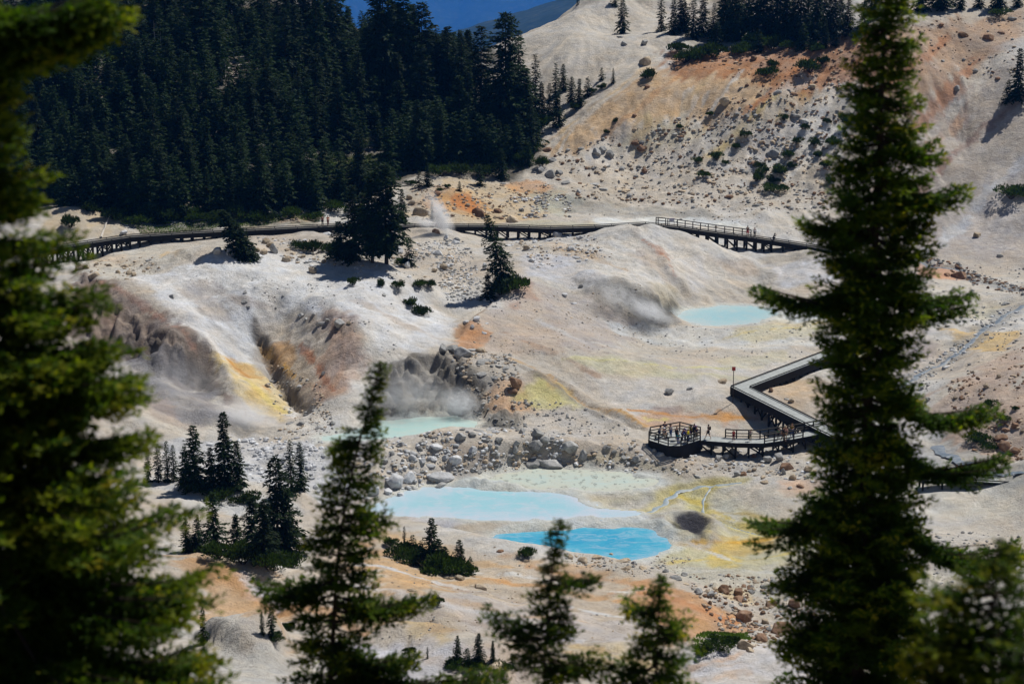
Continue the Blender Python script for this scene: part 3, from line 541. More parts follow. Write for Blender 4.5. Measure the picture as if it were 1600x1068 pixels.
def rock_mat(name, c1, c2, c3):
    m, nt, b = mat(name, .9, .15); tc = nd(nt, 'ShaderNodeTexCoord'); oi = nd(nt, 'ShaderNodeObjectInfo'); geo = nd(nt, 'ShaderNodeNewGeometry')
    a = noise(nt, 1.6, 8, .7, geo.outputs['Position']); r_ = ramp(nt, a.outputs[0], [(.28, c1), (.5, c2), (.72, c3)])
    k = nd(nt, 'ShaderNodeMapRange'); k.inputs['To Min'].default_value = .72; k.inputs['To Max'].default_value = 1.15; nt.links.new(oi.outputs['Random'], k.inputs[0])
    c = mixc(nt, r_.outputs[0], k.outputs[0], 1.0, 'MULTIPLY'); nt.links.new(c, b.inputs['Base Color'])
    a2 = noise(nt, 7, 6, .7, geo.outputs['Position']); p = bump(nt, b, a.outputs[0], .7, .25); bump(nt, b, a2.outputs[0], .5, .06, p)
    return m
M['g'] = rock_mat('grey_rock', (.15,.15,.145), (.34,.34,.33), (.50,.50,.48))
M['w'] = rock_mat('pale_rock', (.30,.29,.28), (.52,.53,.54), (.66,.67,.68))
M['t'] = rock_mat('tan_rock', (.21,.16,.11), (.43,.35,.25), (.56,.48,.38))
M['b'] = rock_mat('rust_brown_rock', (.11,.07,.05), (.24,.145,.09), (.36,.26,.19))
def foliage_mat(name, c1, c2, c3, tl=.28, sc=3.):
    m, nt, b = mat(name, .7, .12); geo = nd(nt, 'ShaderNodeNewGeometry'); oi = nd(nt, 'ShaderNodeObjectInfo')
    a = noise(nt, sc, 3, .6, geo.outputs['Position']); r_ = ramp(nt, a.outputs[0], [(.3, c1), (.52, c2), (.75, c3)])
    k = nd(nt, 'ShaderNodeMapRange'); k.inputs['To Min'].default_value = .65; k.inputs['To Max'].default_value = 1.25; nt.links.new(oi.outputs['Random'], k.inputs[0])
    c = mixc(nt, r_.outputs[0], k.outputs[0], 1.0, 'MULTIPLY'); nt.links.new(c, b.inputs['Base Color'])
    t = nd(nt, 'ShaderNodeBsdfTranslucent'); nt.links.new(mixc(nt, c, (1.2, 1.35, .5), 1.0, 'MULTIPLY'), t.inputs[0]); mx = nd(nt, 'ShaderNodeMixShader'); mx.inputs[0].default_value = tl
    nt.links.new(b.outputs[0], mx.inputs[1]); nt.links.new(t.outputs[0], mx.inputs[2]); nt.links.new(mx.outputs[0], nt.nodes['Material Output'].inputs[0])
    return m
M['fir'] = foliage_mat('conifer_needles', (.004,.011,.003), (.010,.026,.005), (.034,.058,.010), .25)
M['shrub'] = foliage_mat('shrub_leaves', (.012,.024,.004), (.028,.050,.007), (.060,.090,.014), .3, 1.5)
M['near'] = foliage_mat('near_needles', (.014,.032,.004), (.038,.078,.006), (.115,.165,.010), .45, 2.2)
M['near_gold'] = foliage_mat('near_needles_golden', (.04,.068,.005), (.13,.165,.009), (.30,.23,.014), .48, 2.6)
def flat_mat(name, c, rough=.8, spec=.2, ns=4., amp=.25, metal=0):
    m, nt, b = mat(name, rough, spec); geo = nd(nt, 'ShaderNodeTexCoord'); a = noise(nt, ns, 5, .6, geo.outputs['Object'])
    c = np.array(c, float); r_ = ramp(nt, a.outputs[0], [(.3, tuple(c * (1 - amp))), (.7, tuple(np.minimum(c * (1 + amp), 1)))]); nt.links.new(r_.outputs[0], b.inputs['Base Color'])
    b.inputs['Metallic'].default_value = metal; return m
M['bark'] = flat_mat('bark', (.045, .034, .026), .95, .1, 3, .4)
M['deadwood'] = flat_mat('bleached_wood', (.42, .39, .35), .9, .1, 5, .3)
def wood(name, c, scale):
    m, nt, b = mat(name, .85, .15); tc = nd(nt, 'ShaderNodeTexCoord'); a = noise(nt, 2.2, 6, .65, tc.outputs['Object'])
    w = nd(nt, 'ShaderNodeTexWave'); w.inputs['Scale'].default_value = scale; w.inputs['Distortion'].default_value = .6; nt.links.new(tc.outputs['Object'], w.inputs['Vector'])
    c = np.array(c); r_ = ramp(nt, a.outputs[0], [(.3, tuple(c * .72)), (.7, tuple(c * 1.2))]); wr = ramp(nt, w.outputs[0], [(0, g3(.82)), (.3, g3(1))])
    nt.links.new(mixc(nt, r_.outputs[0], wr.outputs[0], 1.0, 'MULTIPLY'), b.inputs['Base Color']); return m
M['deck'] = wood('weathered_deck', (.11, .108, .10), 3.5); M['deck_pale'] = wood('sunbleached_deck', (.36, .38, .37), 3.0); M['dark_wood'] = wood('creosoted_timber', (.016, .0155, .016), 3.0)
M['rail_wood'] = wood('railing_timber', (.075, .07, .062), 3.)
def water_mat(name, deep, mid, pale, rough=.22, bs=.06, crack=False, glint=False):
    m, nt, b = mat(name, rough, .5); geo = nd(nt, 'ShaderNodeNewGeometry'); at = nd(nt, 'ShaderNodeAttribute', attribute_name='edge')
    mp = nd(nt, 'ShaderNodeMapping'); mp.inputs['Scale'].default_value = (.35, .16, 1); nt.links.new(geo.outputs['Position'], mp.inputs[0])
    a = noise(nt, 1.1, 7, .62, mp.outputs[0]); a.inputs['Distortion'].default_value = 1.6
    ad = nd(nt, 'ShaderNodeMath', operation='MULTIPLY_ADD'); nt.links.new(a.outputs[0], ad.inputs[0]); ad.inputs[1].default_value = .875; nt.links.new(at.outputs['Fac'], ad.inputs[2])
    r_ = ramp(nt, ad.outputs[0], [(.34, pale), (.62, mid), (.90, deep)]); c = r_.outputs[0]
    mp3 = nd(nt, 'ShaderNodeMapping'); mp3.inputs['Scale'].default_value = (.22, .5, 1); nt.links.new(geo.outputs['Position'], mp3.inputs[0])
    a5 = noise(nt, 1.0, 8, .7, mp3.outputs[0]); a5.inputs['Distortion'].default_value = 2.2; r5 = ramp(nt, a5.outputs[0], [(.50, g3(0)), (.60, g3(.7)), (.66, g3(.15)), (.74, g3(.6))]); c = mixc(nt, c, pale, r5.outputs[0])
    if crack:
        mp2 = nd(nt, 'ShaderNodeMapping'); mp2.inputs['Scale'].default_value = (1.0, .6, 1); nt.links.new(geo.outputs['Position'], mp2.inputs[0])
        n4 = noise(nt, 1.3, 5, .7, mp2.outputs[0]); cr = ramp(nt, n4.outputs[0], [(.57, g3(1)), (.60, g3(.25)), (.615, g3(.25)), (.65, g3(1))]); c = mixc(nt, c, cr.outputs[0], .9, 'MULTIPLY')
    nt.links.new(c, b.inputs['Base Color'])
    r2 = noise(nt, 3.5, 4, .6, geo.outputs['Position']); bump(nt, b, r2.outputs[0], .35, bs)
    if not crack:
        r3 = noise(nt, 14, 3, .6, geo.outputs['Position']); bump(nt, b, r3.outputs[0], .3, .02, b.inputs['Normal'].links[0].from_socket)
    return m
L_ = lambda r, g, b: tuple(lin(r, g, b, 1.25))
WM = {'blue': water_mat('turquoise_spring_water', L_(58,168,204), L_(86,182,210), L_(156,194,214), .18), 'milky': water_mat('milky_spring_water', L_(158,208,218), L_(178,210,222), L_(204,212,222), .35),
      'terrace': water_mat('shallow_silty_water', L_(182,200,194), L_(190,200,188), L_(194,194,178), .6, .03, True), 'cliff': water_mat('clouded_pool_water', L_(172,208,202), L_(184,212,206), L_(196,210,200), .4),
      'upper': water_mat('pale_blue_pool_water', L_(160,204,212), L_(172,208,212), L_(196,208,208), .35), 'stream': water_mat('shallow_stream_water', L_(140,158,170), L_(160,170,176), L_(176,178,170), .5),
      'dstream': water_mat('rocky_stream_water', L_(95,110,125), L_(125,135,145), L_(165,170,172), .55, .12)}
# ------------------------------------------------------------------ terrain object
idx = np.arange(NX * NY).reshape(NY, NX); F = np.stack([idx[:-1, :-1], idx[:-1, 1:], idx[1:, 1:], idx[1:, :-1]], -1).reshape(-1, 4)
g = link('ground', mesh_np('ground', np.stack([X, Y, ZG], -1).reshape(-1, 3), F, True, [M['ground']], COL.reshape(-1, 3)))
tagp(g, 'pale beige and ochre volcanic ground of the basin and its slopes', kind='structure')
HG = lambda x, y: samp(xs, ys, ZG, np.asarray(x, float), np.asarray(y, float))
def hit(px, py, start=104): return hits([px], [py], ZG, start)[0]
def scale_at(p): return FPX / max(p[1] * cT - (p[2] - CAMZ) * sT, 1)      # photo pixels per metre
# pools
PLAB = {'blue': 'bright turquoise blue hot spring pool', 'milky': 'wide milky pale blue pool', 'terrace': 'shallow cracked silty pool behind the milky pool', 'cliff': 'steaming pale green pool below the grey cliff', 'upper': 'light blue oval pool beside the fumarole bank'}
for k, w in POOLW.items():
    zp = POOLS[k][0]; cc = w.mean(0); x0, y0 = w.min(0) - 1; x1, y1 = w.max(0) + 1
    gx = np.arange(x0, x1, .3); gy = np.arange(y0, y1, .3); GX, GY = np.meshgrid(gx, gy); sd = poly_sd(GX, GY, w)
    ids = np.arange(GX.size).reshape(GX.shape); q = np.stack([ids[:-1, :-1], ids[:-1, 1:], ids[1:, 1:], ids[1:, :-1]], -1).reshape(-1, 4)
    sd = sd + 1.1 * fbm(GX / 2.6, GY / 1.9, 9, 5, .6); keep = (sd.ravel()[q] < .9).all(1); q = q[keep]; used = np.unique(q); rm = np.full(GX.size, -1); rm[used] = np.arange(len(used))
    V = np.c_[GX.ravel()[used], GY.ravel()[used], np.full(len(used), zp)]
    me = mesh_np('water', V, rm[q], True, [WM[k]]); a = me.attributes.new('edge', 'FLOAT', 'POINT'); a.data.foreach_set('value', np.clip(-sd.ravel()[used] / 4.5, 0, 1).astype(np.float32) * .47)
    tagp(link('water', me), PLAB[k], kind='structure')
for k, (qq, wd) in SW.items():
    d = np.gradient(qq, axis=0); d /= np.linalg.norm(d, axis=1)[:, None] + 1e-9; nn = np.c_[-d[:, 1], d[:, 0]]; V = []; e = []
    ww = wd * (.8 + .25 * np.sin(np.arange(len(qq)) * .7) + .15 * np.cos(np.arange(len(qq)) * 1.9))
    for s in (-1, -.33, .33, 1):
        p = qq + nn * (s * ww)[:, None]; z = (HG(qq[:, 0], qq[:, 1]) + (.07 if abs(s) < .5 else -.02))[:, None]
        V.append(np.c_[p, z]); e.append(np.full(len(qq), .5 if abs(s) < .5 else .2))
    m_ = len(qq); V = np.concatenate(V); F = [(r * m_ + i, r * m_ + i + 1, (r + 1) * m_ + i + 1, (r + 1) * m_ + i) for r in range(3) for i in range(m_ - 1)]; F = [f[::-1] for f in F]
    me = mesh_np('stream', V, F, True, [WM['dstream' if 'right' in k else 'stream']]); a = me.attributes.new('edge', 'FLOAT', 'POINT'); a.data.foreach_set('value', np.concatenate(e).astype(np.float32))
    tagp(link('stream_water', me), 'thin stream running over the pale ground', kind='structure')
# ------------------------------------------------------------------ labels
ZONES = [(60,370,'bare bank at the forest edge'),(170,418,'pale bank before the wooden walkway'),(290,400,'crest of the white mound'),(400,380,'leaning fir by the white mound'),(450,405,'rubble behind the white mound'),
 (520,420,'shaded rubble below the big twin firs'),(600,400,'big twin firs'),(650,330,'orange hillock'),(680,400,'pale rubble below the small steam vent'),(705,375,'small steam vent'),(690,425,'open gully between the firs'),
 (740,345,'orange scree behind the walkway'),(820,345,'grey scree behind the walkway'),(850,375,'white rubble in front of the trestle'),(890,395,'white ridge below the trestle'),(770,440,'leaning double-topped fir'),
 (860,270,'bouldery slope near the forest corner'),(950,240,'lower bouldery slope'),(970,295,'foot of the bouldery slope'),(1080,220,'middle of the bouldery slope'),(1180,250,'shrubby part of the bouldery slope'),
 (1000,90,'smooth grey hilltop'),(1130,95,'orange slope under the upper trees'),(1250,110,'rusty upper slope'),(1250,190,'yellow streaked slope'),(1540,60,'upper right slope'),(1530,130,'purple streaked slope'),(1560,220,'smooth right slope'),(1560,390,'foot of the smooth right slope'),
 (1500,430,'rocky stream bend'),(1560,480,'upper stream'),(1450,590,'dark stream bed'),(1570,660,'right bank above the lower stream'),(700,555,'rim of the grey cliff'),(770,575,'rim right of the grey cliff'),(810,605,'yellow stained bench'),
 (740,480,'orange ridge end'),(850,500,'broad tan ridge'),(960,520,'fumarole bank'),(1100,540,'white flat below the oval pool'),(1080,600,'open flat left of the angled walkway'),(1220,610,'orange flat inside the angled walkway'),
 (1060,700,'foot of the viewing platform'),(1130,700,'railed walkway'),(1200,725,'rubble below the railed walkway'),(1250,740,'rubble beyond the outlet stream'),(870,690,'boulder mound above the silty pool'),(800,700,'boulder mound left part'),
 (720,690,'shore of the pale green pool'),(640,700,'bank of the pale green pool'),(680,725,'boulder bank above the milky pool'),(610,750,'boulder shore of the milky pool'),(450,700,'white rubble behind the dark firs'),(420,730,'white rubble below the mound'),
 (940,870,'shore of the turquoise pool'),(780,857,'near shore of the turquoise pool'),(1010,900,'orange slope below the turquoise pool'),(1060,900,'flat below the turquoise pool'),(1150,920,'yellow bench at bottom right'),(1190,960,'boulder tongue at bottom right'),
 (1160,1000,'grass hollow at bottom right'),(1250,970,'rubble behind the big foreground fir'),(720,905,'streaked slope below the fir clump'),(600,910,'streaked slope by the leaning foreground fir'),(770,1035,'near white ridge'),(350,860,'dark fir clump'),(330,770,'white knoll'),(470,850,'streaked left slope'),
 (350,60,'dark forest clearing'),(470,335,'rubble heap at the forest edge'),(300,335,'shaded forest edge'),(1400,800,'flat behind the big foreground fir')]
ORD = ['leftmost', 'second', 'third', 'fourth', 'fifth', 'sixth', 'seventh', 'eighth', 'ninth', 'tenth', 'eleventh', 'twelfth', 'thirteenth', 'fourteenth', 'fifteenth', 'sixteenth', 'seventeenth', 'eighteenth', 'nineteenth', 'twentieth']
LAB = {}
def later(o, base, prep, px, py):
    z = min(ZONES, key=lambda q: (q[0] - px)**2 + ((q[1] - py) * 1.5)**2)[2]
    LAB.setdefault((base, prep, z), []).append((px, o))
def finish_labels():
    for (base, prep, z), L in LAB.items():
        L.sort(key=lambda t: t[0])
        for i, (_, o) in enumerate(L):
            if len(L) == 1: o['label'] = f'{base} {prep} the {z}'
            else:
                e = 'leftmost of its like' if i == 0 else ('rightmost of its like' if i == len(L) - 1 else (ORD[min(i, 19)] + ' from left'))
                o['label'] = f'{base} {prep} the {z}, {e}'
                while len(o['label'].replace('-', ' ').split()) > 16 and ' of its like' in o['label']: o['label'] = o['label'].replace(' of its like', '')
# ------------------------------------------------------------------ rocks
def ico(sub):
    bm = bmesh.new(); bmesh.ops.create_icosphere(bm, subdivisions=sub, radius=1); V = np.array([v.co[:] for v in bm.verts]); F = np.array([[v.index for v in f.verts] for f in bm.faces]); bm.free(); return V, F
IV4, IF4 = ico(4); IV1, IF1 = ico(1)
def rock_mesh(seed, kind, m):
    r = np.random.default_rng(seed); V = IV4.copy()
    V = V * (1 + .16 * fbm(V[:, 0] * 1.1 + seed, V[:, 1] * 1.1 + V[:, 2] * .9, seed, 3))[:, None]
    for _ in range(r.integers(10, 18)):
        d = r.normal(size=3); d /= np.linalg.norm(d); k = r.uniform(.5, .8); t = V @ d; over = np.maximum(t - k, 0); V -= (over * .92)[:, None] * d
    V += .045 * np.c_[fbm(V[:, 0] * 4, V[:, 1] * 4 + V[:, 2] * 3, seed + 1, 3), fbm(V[:, 1] * 4, V[:, 2] * 4 + V[:, 0] * 3, seed + 2, 3), fbm(V[:, 2] * 4, V[:, 0] * 4 + V[:, 1] * 3, seed + 3, 3)]
    s = {'round': (1, .85, .78), 'slab': (1.15, .8, .5), 'block': (1, .8, .9), 'tall': (.75, .65, 1.1)}[kind]; V *= np.array(s) * .62
    V[:, 2] -= V[:, 2].min() + .29
    return mesh_np('boulder', V, IF4, True, [m])
ROCKS = {}
for ci, c_ in enumerate('gwtb'):
    for ki, k_ in enumerate(('round', 'slab', 'block', 'tall')):
        ROCKS[c_, k_] = [rock_mesh(100 + ci * 40 + ki * 9 + j, k_, M[c_]) for j in range(3 if k_ != 'tall' else 2)]
CN = {'g': 'grey', 'w': 'whitish', 't': 'tan', 'b': 'rusty brown'}
BOX = []
def boulder(px, py, wpx, c_='g', kind=None, named=False):
    p = hit(px, py); s = wpx / scale_at(p); r = random.random()
    kind = kind or ('round' if r < .4 else 'slab' if r < .75 else 'block')
    if named is False and any((p[0] - q[0])**2 + (p[1] - q[1])**2 < (.38 * (s + q[2]))**2 for q in BOX): return False
    BOX.append((p[0], p[1], s))
    o = link('boulder', random.choice(ROCKS[c_, kind]), None, p, (random.uniform(-.15, .15), random.uniform(-.15, .15), random.uniform(0, 6.28)), (s * .95, s * .95, s * .95))
    sz = 'huge' if s > 2.0 else 'large' if s > 1.35 else 'middling' if s > .85 else 'small'
    tagp(o, None, 'boulder', 'boulders scattered over the basin'); later(o, f'{sz} {CN[c_]} ' + {'round': 'rounded boulder', 'slab': 'flat boulder', 'block': 'blocky boulder', 'tall': 'upright boulder'}[kind], 'at', px, py)
    return True
BL = """693 548 18 g block;709 551 20 g block;724 556 26 g block;738 547 18 g;752 549 20 t;754 566 26 g slab;770 565 12 g;750 584 16 g;774 591 14 g;790 576 10 g;806 606 26 b tall;798 610 18 b slab
681 697 24 w;618 757 34 w round;640 748 26 w round;690 745 42 w slab;648 762 13 g;689 757 22 g;836 700 24 g round;840 680 20 g;891 700 24 g round;816 675 14 g;807 694 12 g;852 689 14 g;805 706 13 g tall;821 705 13 g;796 711 12 g;738 705 15 w;720 684 18 g
738 680 12 g;711 721 20 w;696 716 13 w;672 727 14 w;660 722 14 w;676 716 13 w;645 708 15 w slab;613 708 11 g;642 717 14 w;600 723 12 g;615 726 12 g;627 695 12 w;585 770 20 w;606 770 15 w;912 716 18 g tall;862 722 40 g slab;836 726 30 g round;749 673 20 g;758 688 13 g;780 690 12 g;770 700 10 t;765 672 16 g slab;735 712 10 g;725 725 12 t;750 735 13 g;560 772 14 w;572 778 12 w;626 775 10 w;655 775 9 g;868 692 10 g
1046 615 14 g block;1078 607 15 g;1127 595 18 t slab;1185 612 12 b;1204 611 9 b;1236 627 10 t;1228 623 9 g;1146 710 19 g round;1228 731 24 b round;1224 740 11 g tall;1115 697 20 g slab;1162 742 12 b;1152 742 12 g;1192 746 12 t;1178 713 12 b;1263 735 15 t;1272 740 13 t;1195 753 17 t slab;1032 711 14 g;1064 709 10 w;994 718 14 g;1217 718 18 g;1199 720 14 g;1123 718 12 g;1135 716 11 g;1090 744 12 g slab;1101 727 10 g slab;1080 712 9 w;975 716 11 g;960 708 9 g;948 700 12 g;930 705 10 g;1240 748 12 t;1252 760 14 b slab;1270 770 10 t;1235 762 9 g
1133 926 24 b block;1153 927 18 b block;1161 968 30 b block;1205 945 22 b;1242 947 24 b block;1222 984 38 b slab;1165 1010 26 t block;1244 995 22 t block;1190 999 22 b;1273 980 24 b;1092 925 15 g;1154 937 20 b slab;1257 962 24 t;1180 975 14 t;1117 1001 22 g slab;1144 1009 13 g;1196 972 16 t;1215 960 14 g;1230 935 14 g;1205 925 12 g;1175 925 12 g;1265 940 16 g;1280 955 16 g;1250 925 12 g;1110 930 12 g;1072 912 12 t;1140 945 12 g;1260 1008 16 t;1280 1000 18 g;1172 1016 12 t
910 877 22 t slab;932 870 20 t slab;974 876 22 t;1004 887 15 t;978 888 18 t slab;719 904 20 t slab;749 918 20 t slab;643 922 16 t slab;783 860 13 b slab;1053 903 22 g slab;1002 920 12 b;1016 928 14 b;1030 931 9 b;771 1041 30 t slab;587 917 15 t;738 915 14 t;955 870 12 t;890 872 12 t;870 868 10 t;1040 893 10 g;990 880 9 g;1070 898 12 g
126 421 26 t slab;147 432 18 t block;234 406 14 g;194 417 11 t;203 428 12 t;209 431 11 t;199 436 10 t;171 416 9 t;185 426 9 t;150 414 8 t;359 396 14 w;339 396 16 g;194 365 11 w;415 381 17 t;423 386 15 t;411 396 14 t;428 395 17 g tall;446 408 15 t;489 425 17 t;449 390 13 t;457 396 12 t;512 366 20 w slab;400 392 11 t;474 402 9 t;505 410 9 t;518 410 11 g;639 311 12 t;644 318 11 t;658 334 26 t block;684 303 13 b;682 364 15 b;713 377 16 w;697 372 10 w;625 394 16 w;637 419 14 w tall;679 394 13 w;686 398 13 w;693 420 14 t;679 424 10 t
382 472 10 g;387 478 8 g;470 494 11 g;479 498 9 g;490 492 8 g;501 506 17 g;512 500 10 g;531 510 22 g block;545 506 9 t;467 607 10 g;505 584 9 g;430 596 9 g;418 604 9 t;437 618 9 g;470 664 12 g;452 662 14 g;498 667 13 g;520 662 10 g;383 458 8 g;268 464 10 g;622 455 8 g;600 462 8 g;760 505 8 w;745 500 14 w;728 505 10 w;738 512 9 w;756 520 8 w;765 470 16 w slab;895 474 9 w;882 462 10 w;908 449 8 g;801 347 19 t round;748 336 24 b block;776 332 18 b;846 267 14 g;860 274 18 g;874 281 12 b;885 286 14 g;875 270 14 g;863 252 13 g;902 252 11 b;930 289 14 g slab;944 296 16 g slab;977 298 18 t slab;1006 269 11 b block;904 301 11 g;850 318 10 g;863 363 15 w;871 370 14 w;856 376 13 w;836 379 10 w;822 390 13 t;830 400 14 t;831 409 10 w;832 419 14 w;845 413 14 w;892 391 13 w;899 382 10 w;900 402 12 w;906 373 9 w;939 391 9 w;714 377 10 g;757 420 13 w tall;795 384 11 w;815 330 9 g;830 338 9 g;730 322 9 t;700 318 8 t
856 235 15 b;933 240 15 g;954 242 16 g;943 233 14 g;991 225 13 b;1001 235 14 b;1009 100 25 t block;1007 70 13 g;975 70 11 g;969 58 12 g slab;992 181 10 b;1011 137 11 b;1134 163 18 t;1067 299 17 t;1271 134 16 t;1504 55 16 b slab;1543 60 20 b;1580 30 14 g;1563 51 11 b;1524 112 10 g;1495 139 11 g;1558 122 11 b slab;1259 189 20 g;1242 181 17 g;1195 76 16 b;1178 93 13 b;1158 137 9 g;1215 145 13 g;1208 243 20 g;1178 255 13 b;1316 245 11 g;1138 307 14 b;1040 210 9 b;1470 40 12 b slab;1440 50 14 t slab;1420 70 12 t
1499 433 26 b round;1573 474 20 g slab;1527 369 14 t;1563 400 10 g;1568 699 24 b round;1563 683 22 b;1573 671 14 b;1585 666 14 b;1587 706 20 b round;1480 430 12 b;1515 436 10 g;1528 433 9 g;1540 605 10 t;1560 590 9 t;1450 625 9 g;1440 608 8 g"""
for tok in BL.replace('\n', ';').split(';'):
    q = tok.split(); boulder(float(q[0]), float(q[1]), float(q[2]), q[3], q[4] if len(q) > 4 else None, True)
nb = len(BOX)
def inpoly(pl, n_):
    pl = np.array(pl, float); lo, hi = pl.min(0), pl.max(0); out = []
    while len(out) < n_:
        q = RNG.uniform(lo, hi, (n_ * 3 + 20, 2)); m = poly_sd(q[:, 0], q[:, 1], pl) < 0; out += list(q[m])
    return np.array(out[:n_])
for pl, n_, lo, hi, cs in [([(860,230),(1000,190),(1130,150),(1290,190),(1300,280),(1150,310),(950,300)], 26, 7, 13, 'gtbbt'), ([(1060,100),(1330,60),(1330,140),(1150,150)], 8, 7, 12, 'bbt')]:
    k = 0
    for a, b in inpoly(pl, n_ * 4):
        if len(BOX) >= 298 or k >= n_: break
        k += boulder(a, b, random.uniform(lo, hi), random.choice(cs))
# loose stones: uncountable
SZ = [([(860,235),(980,205),(1110,160),(1200,145),(1340,125),(1340,330),(1150,330),(880,310)], 3000, .12, .55, 'gtbgt'), ([(1040,80),(1340,50),(1380,140),(1200,150)], 700, .12, .5, 'bbt'), ([(1380,30),(1600,20),(1600,120),(1400,130)], 350, .1, .4, 'btg'),
      ([(900,290),(1330,290),(1400,380),(900,335)], 350, .1, .3, 'gt'), ([(640,290),(860,285),(900,340),(660,345)], 900, .12, .45, 'tgbt'), ([(800,310),(880,300),(900,330),(820,345)], 250, .15, .5, 'gw'),
      ([(400,370),(560,380),(720,380),(740,460),(660,440),(520,425),(420,400)], 1300, .1, .4, 'gtw'), ([(650,380),(730,370),(760,470),(700,470)], 700, .1, .35, 'gw'), ([(120,405),(240,400),(260,425),(140,440)], 150, .1, .3, 't'),
      ([(780,370),(920,365),(960,400),(840,420)], 450, .1, .4, 'wt'), ([(740,470),(1000,440),(1060,540),(740,560)], 420, .07, .22, 'gt'), ([(960,500),(1320,500),(1320,560),(1000,560)], 300, .07, .22, 'g'),
      ([(700,550),(800,555),(830,640),(740,620)], 500, .1, .4, 'gt'), ([(560,680),(760,665),(930,680),(920,735),(740,735),(570,785),(540,740)], 1500, .08, .4, 'wwtg'), ([(920,690),(1300,700),(1310,760),(1200,745),(930,735)], 800, .08, .34, 'wtg'),
      ([(300,690),(500,680),(560,775),(420,760),(300,730)], 800, .1, .5, 'w'), ([(410,560),(500,600),(530,680),(440,680)], 500, .08, .3, 'gt'), ([(1070,895),(1300,905),(1300,1015),(1150,1010),(1090,940)], 1700, .07, .36, 'gbt'),
      ([(560,810),(1100,880),(1150,1000),(560,1000),(300,890)], 900, .04, .16, 'tg'), ([(840,862),(1080,870),(1060,905),(900,885)], 350, .06, .22, 'tg'), ([(1420,400),(1600,420),(1600,540),(1480,600),(1380,640),(1420,540)], 600, .1, .35, 'g'), ([(1560,485),(1600,472),(1600,495),(1530,540),(1480,575),(1410,615),(1400,600),(1470,555)], 300, .1, .45, 'gw'), ([(1430,398),(1500,412),(1535,430),(1600,450),(1600,462),(1530,448),(1490,428)], 350, .1, .5, 'gb'),
      ([(1480,600),(1600,540),(1600,730),(1500,700)], 450, .1, .35, 'bt'), ([(1320,830),(1600,830),(1600,1000),(1320,1000)], 900, .08, .3, 'g'), ([(700,600),(940,640),(1000,690),(760,670)], 400, .08, .3, 'g'), ([(260,430),(620,440),(620,560),(420,480)], 260, .06, .2, 'g'), ([(440,325),(500,332),(495,348),(440,348)], 250, .1, .35, 't'), ([(270,315),(340,318),(500,330),(330,345)], 150, .1, .4, 't')]
SV, SF, SC, base = [], [], [], 0
CC = {'g': (.30, .30, .29), 'w': (.55, .56, .57), 't': (.42, .34, .25), 'b': (.22, .14, .09)}
for pl, n_, lo, hi, cs in SZ:
    q = inpoly(pl, n_); keep = fbm(q[:, 0] / 28, q[:, 1] / 14, 99, 3) + RNG.uniform(-.35, .35, len(q)) > -.12; q = q[keep]; h = hits(q[:, 0], q[:, 1], ZG)
    pm_ = samp(xs, ys, poolmask, h[:, 0], h[:, 1]); h = h[pm_ > .3]; n_ = len(h); s = lo + (hi - lo) * RNG.random(n_)**2.2
    V = IV1[None] * (1 + RNG.uniform(-.28, .28, (n_, len(IV1), 1))); V = V * (RNG.uniform(.6, 1.15, (n_, 1, 3)) * np.array([1, 1, .7])); a = RNG.uniform(0, 6.28, n_); ca, sa = np.cos(a)[:, None], np.sin(a)[:, None]
    V = np.stack([V[..., 0] * ca - V[..., 1] * sa, V[..., 0] * sa + V[..., 1] * ca, V[..., 2]], -1) * s[:, None, None] + h[:, None, :] + np.array([0, 0, .1]) * s[:, None, None]
    SV.append(V.reshape(-1, 3)); SF.append((IF1[None] + (np.arange(n_) * len(IV1))[:, None, None] + base).reshape(-1, 3)); base += n_ * len(IV1)
    c_ = np.array([CC[random.choice(cs)] for _ in range(n_)]) * RNG.uniform(.6, 1.25, (n_, 1)); SC.append(np.repeat(c_, len(IV1), 0))
m, nt, b = mat('loose_stones', .95, .1); at = nd(nt, 'ShaderNodeAttribute', attribute_name='col'); nt.links.new(at.outputs['Color'], b.inputs['Base Color'])
tagp(link('loose_stones', mesh_np('loose_stones', np.concatenate(SV), np.concatenate(SF), False, [m], np.concatenate(SC))), 'countless small loose stones strewn over the slopes', 'rubble', None, 'stuff')
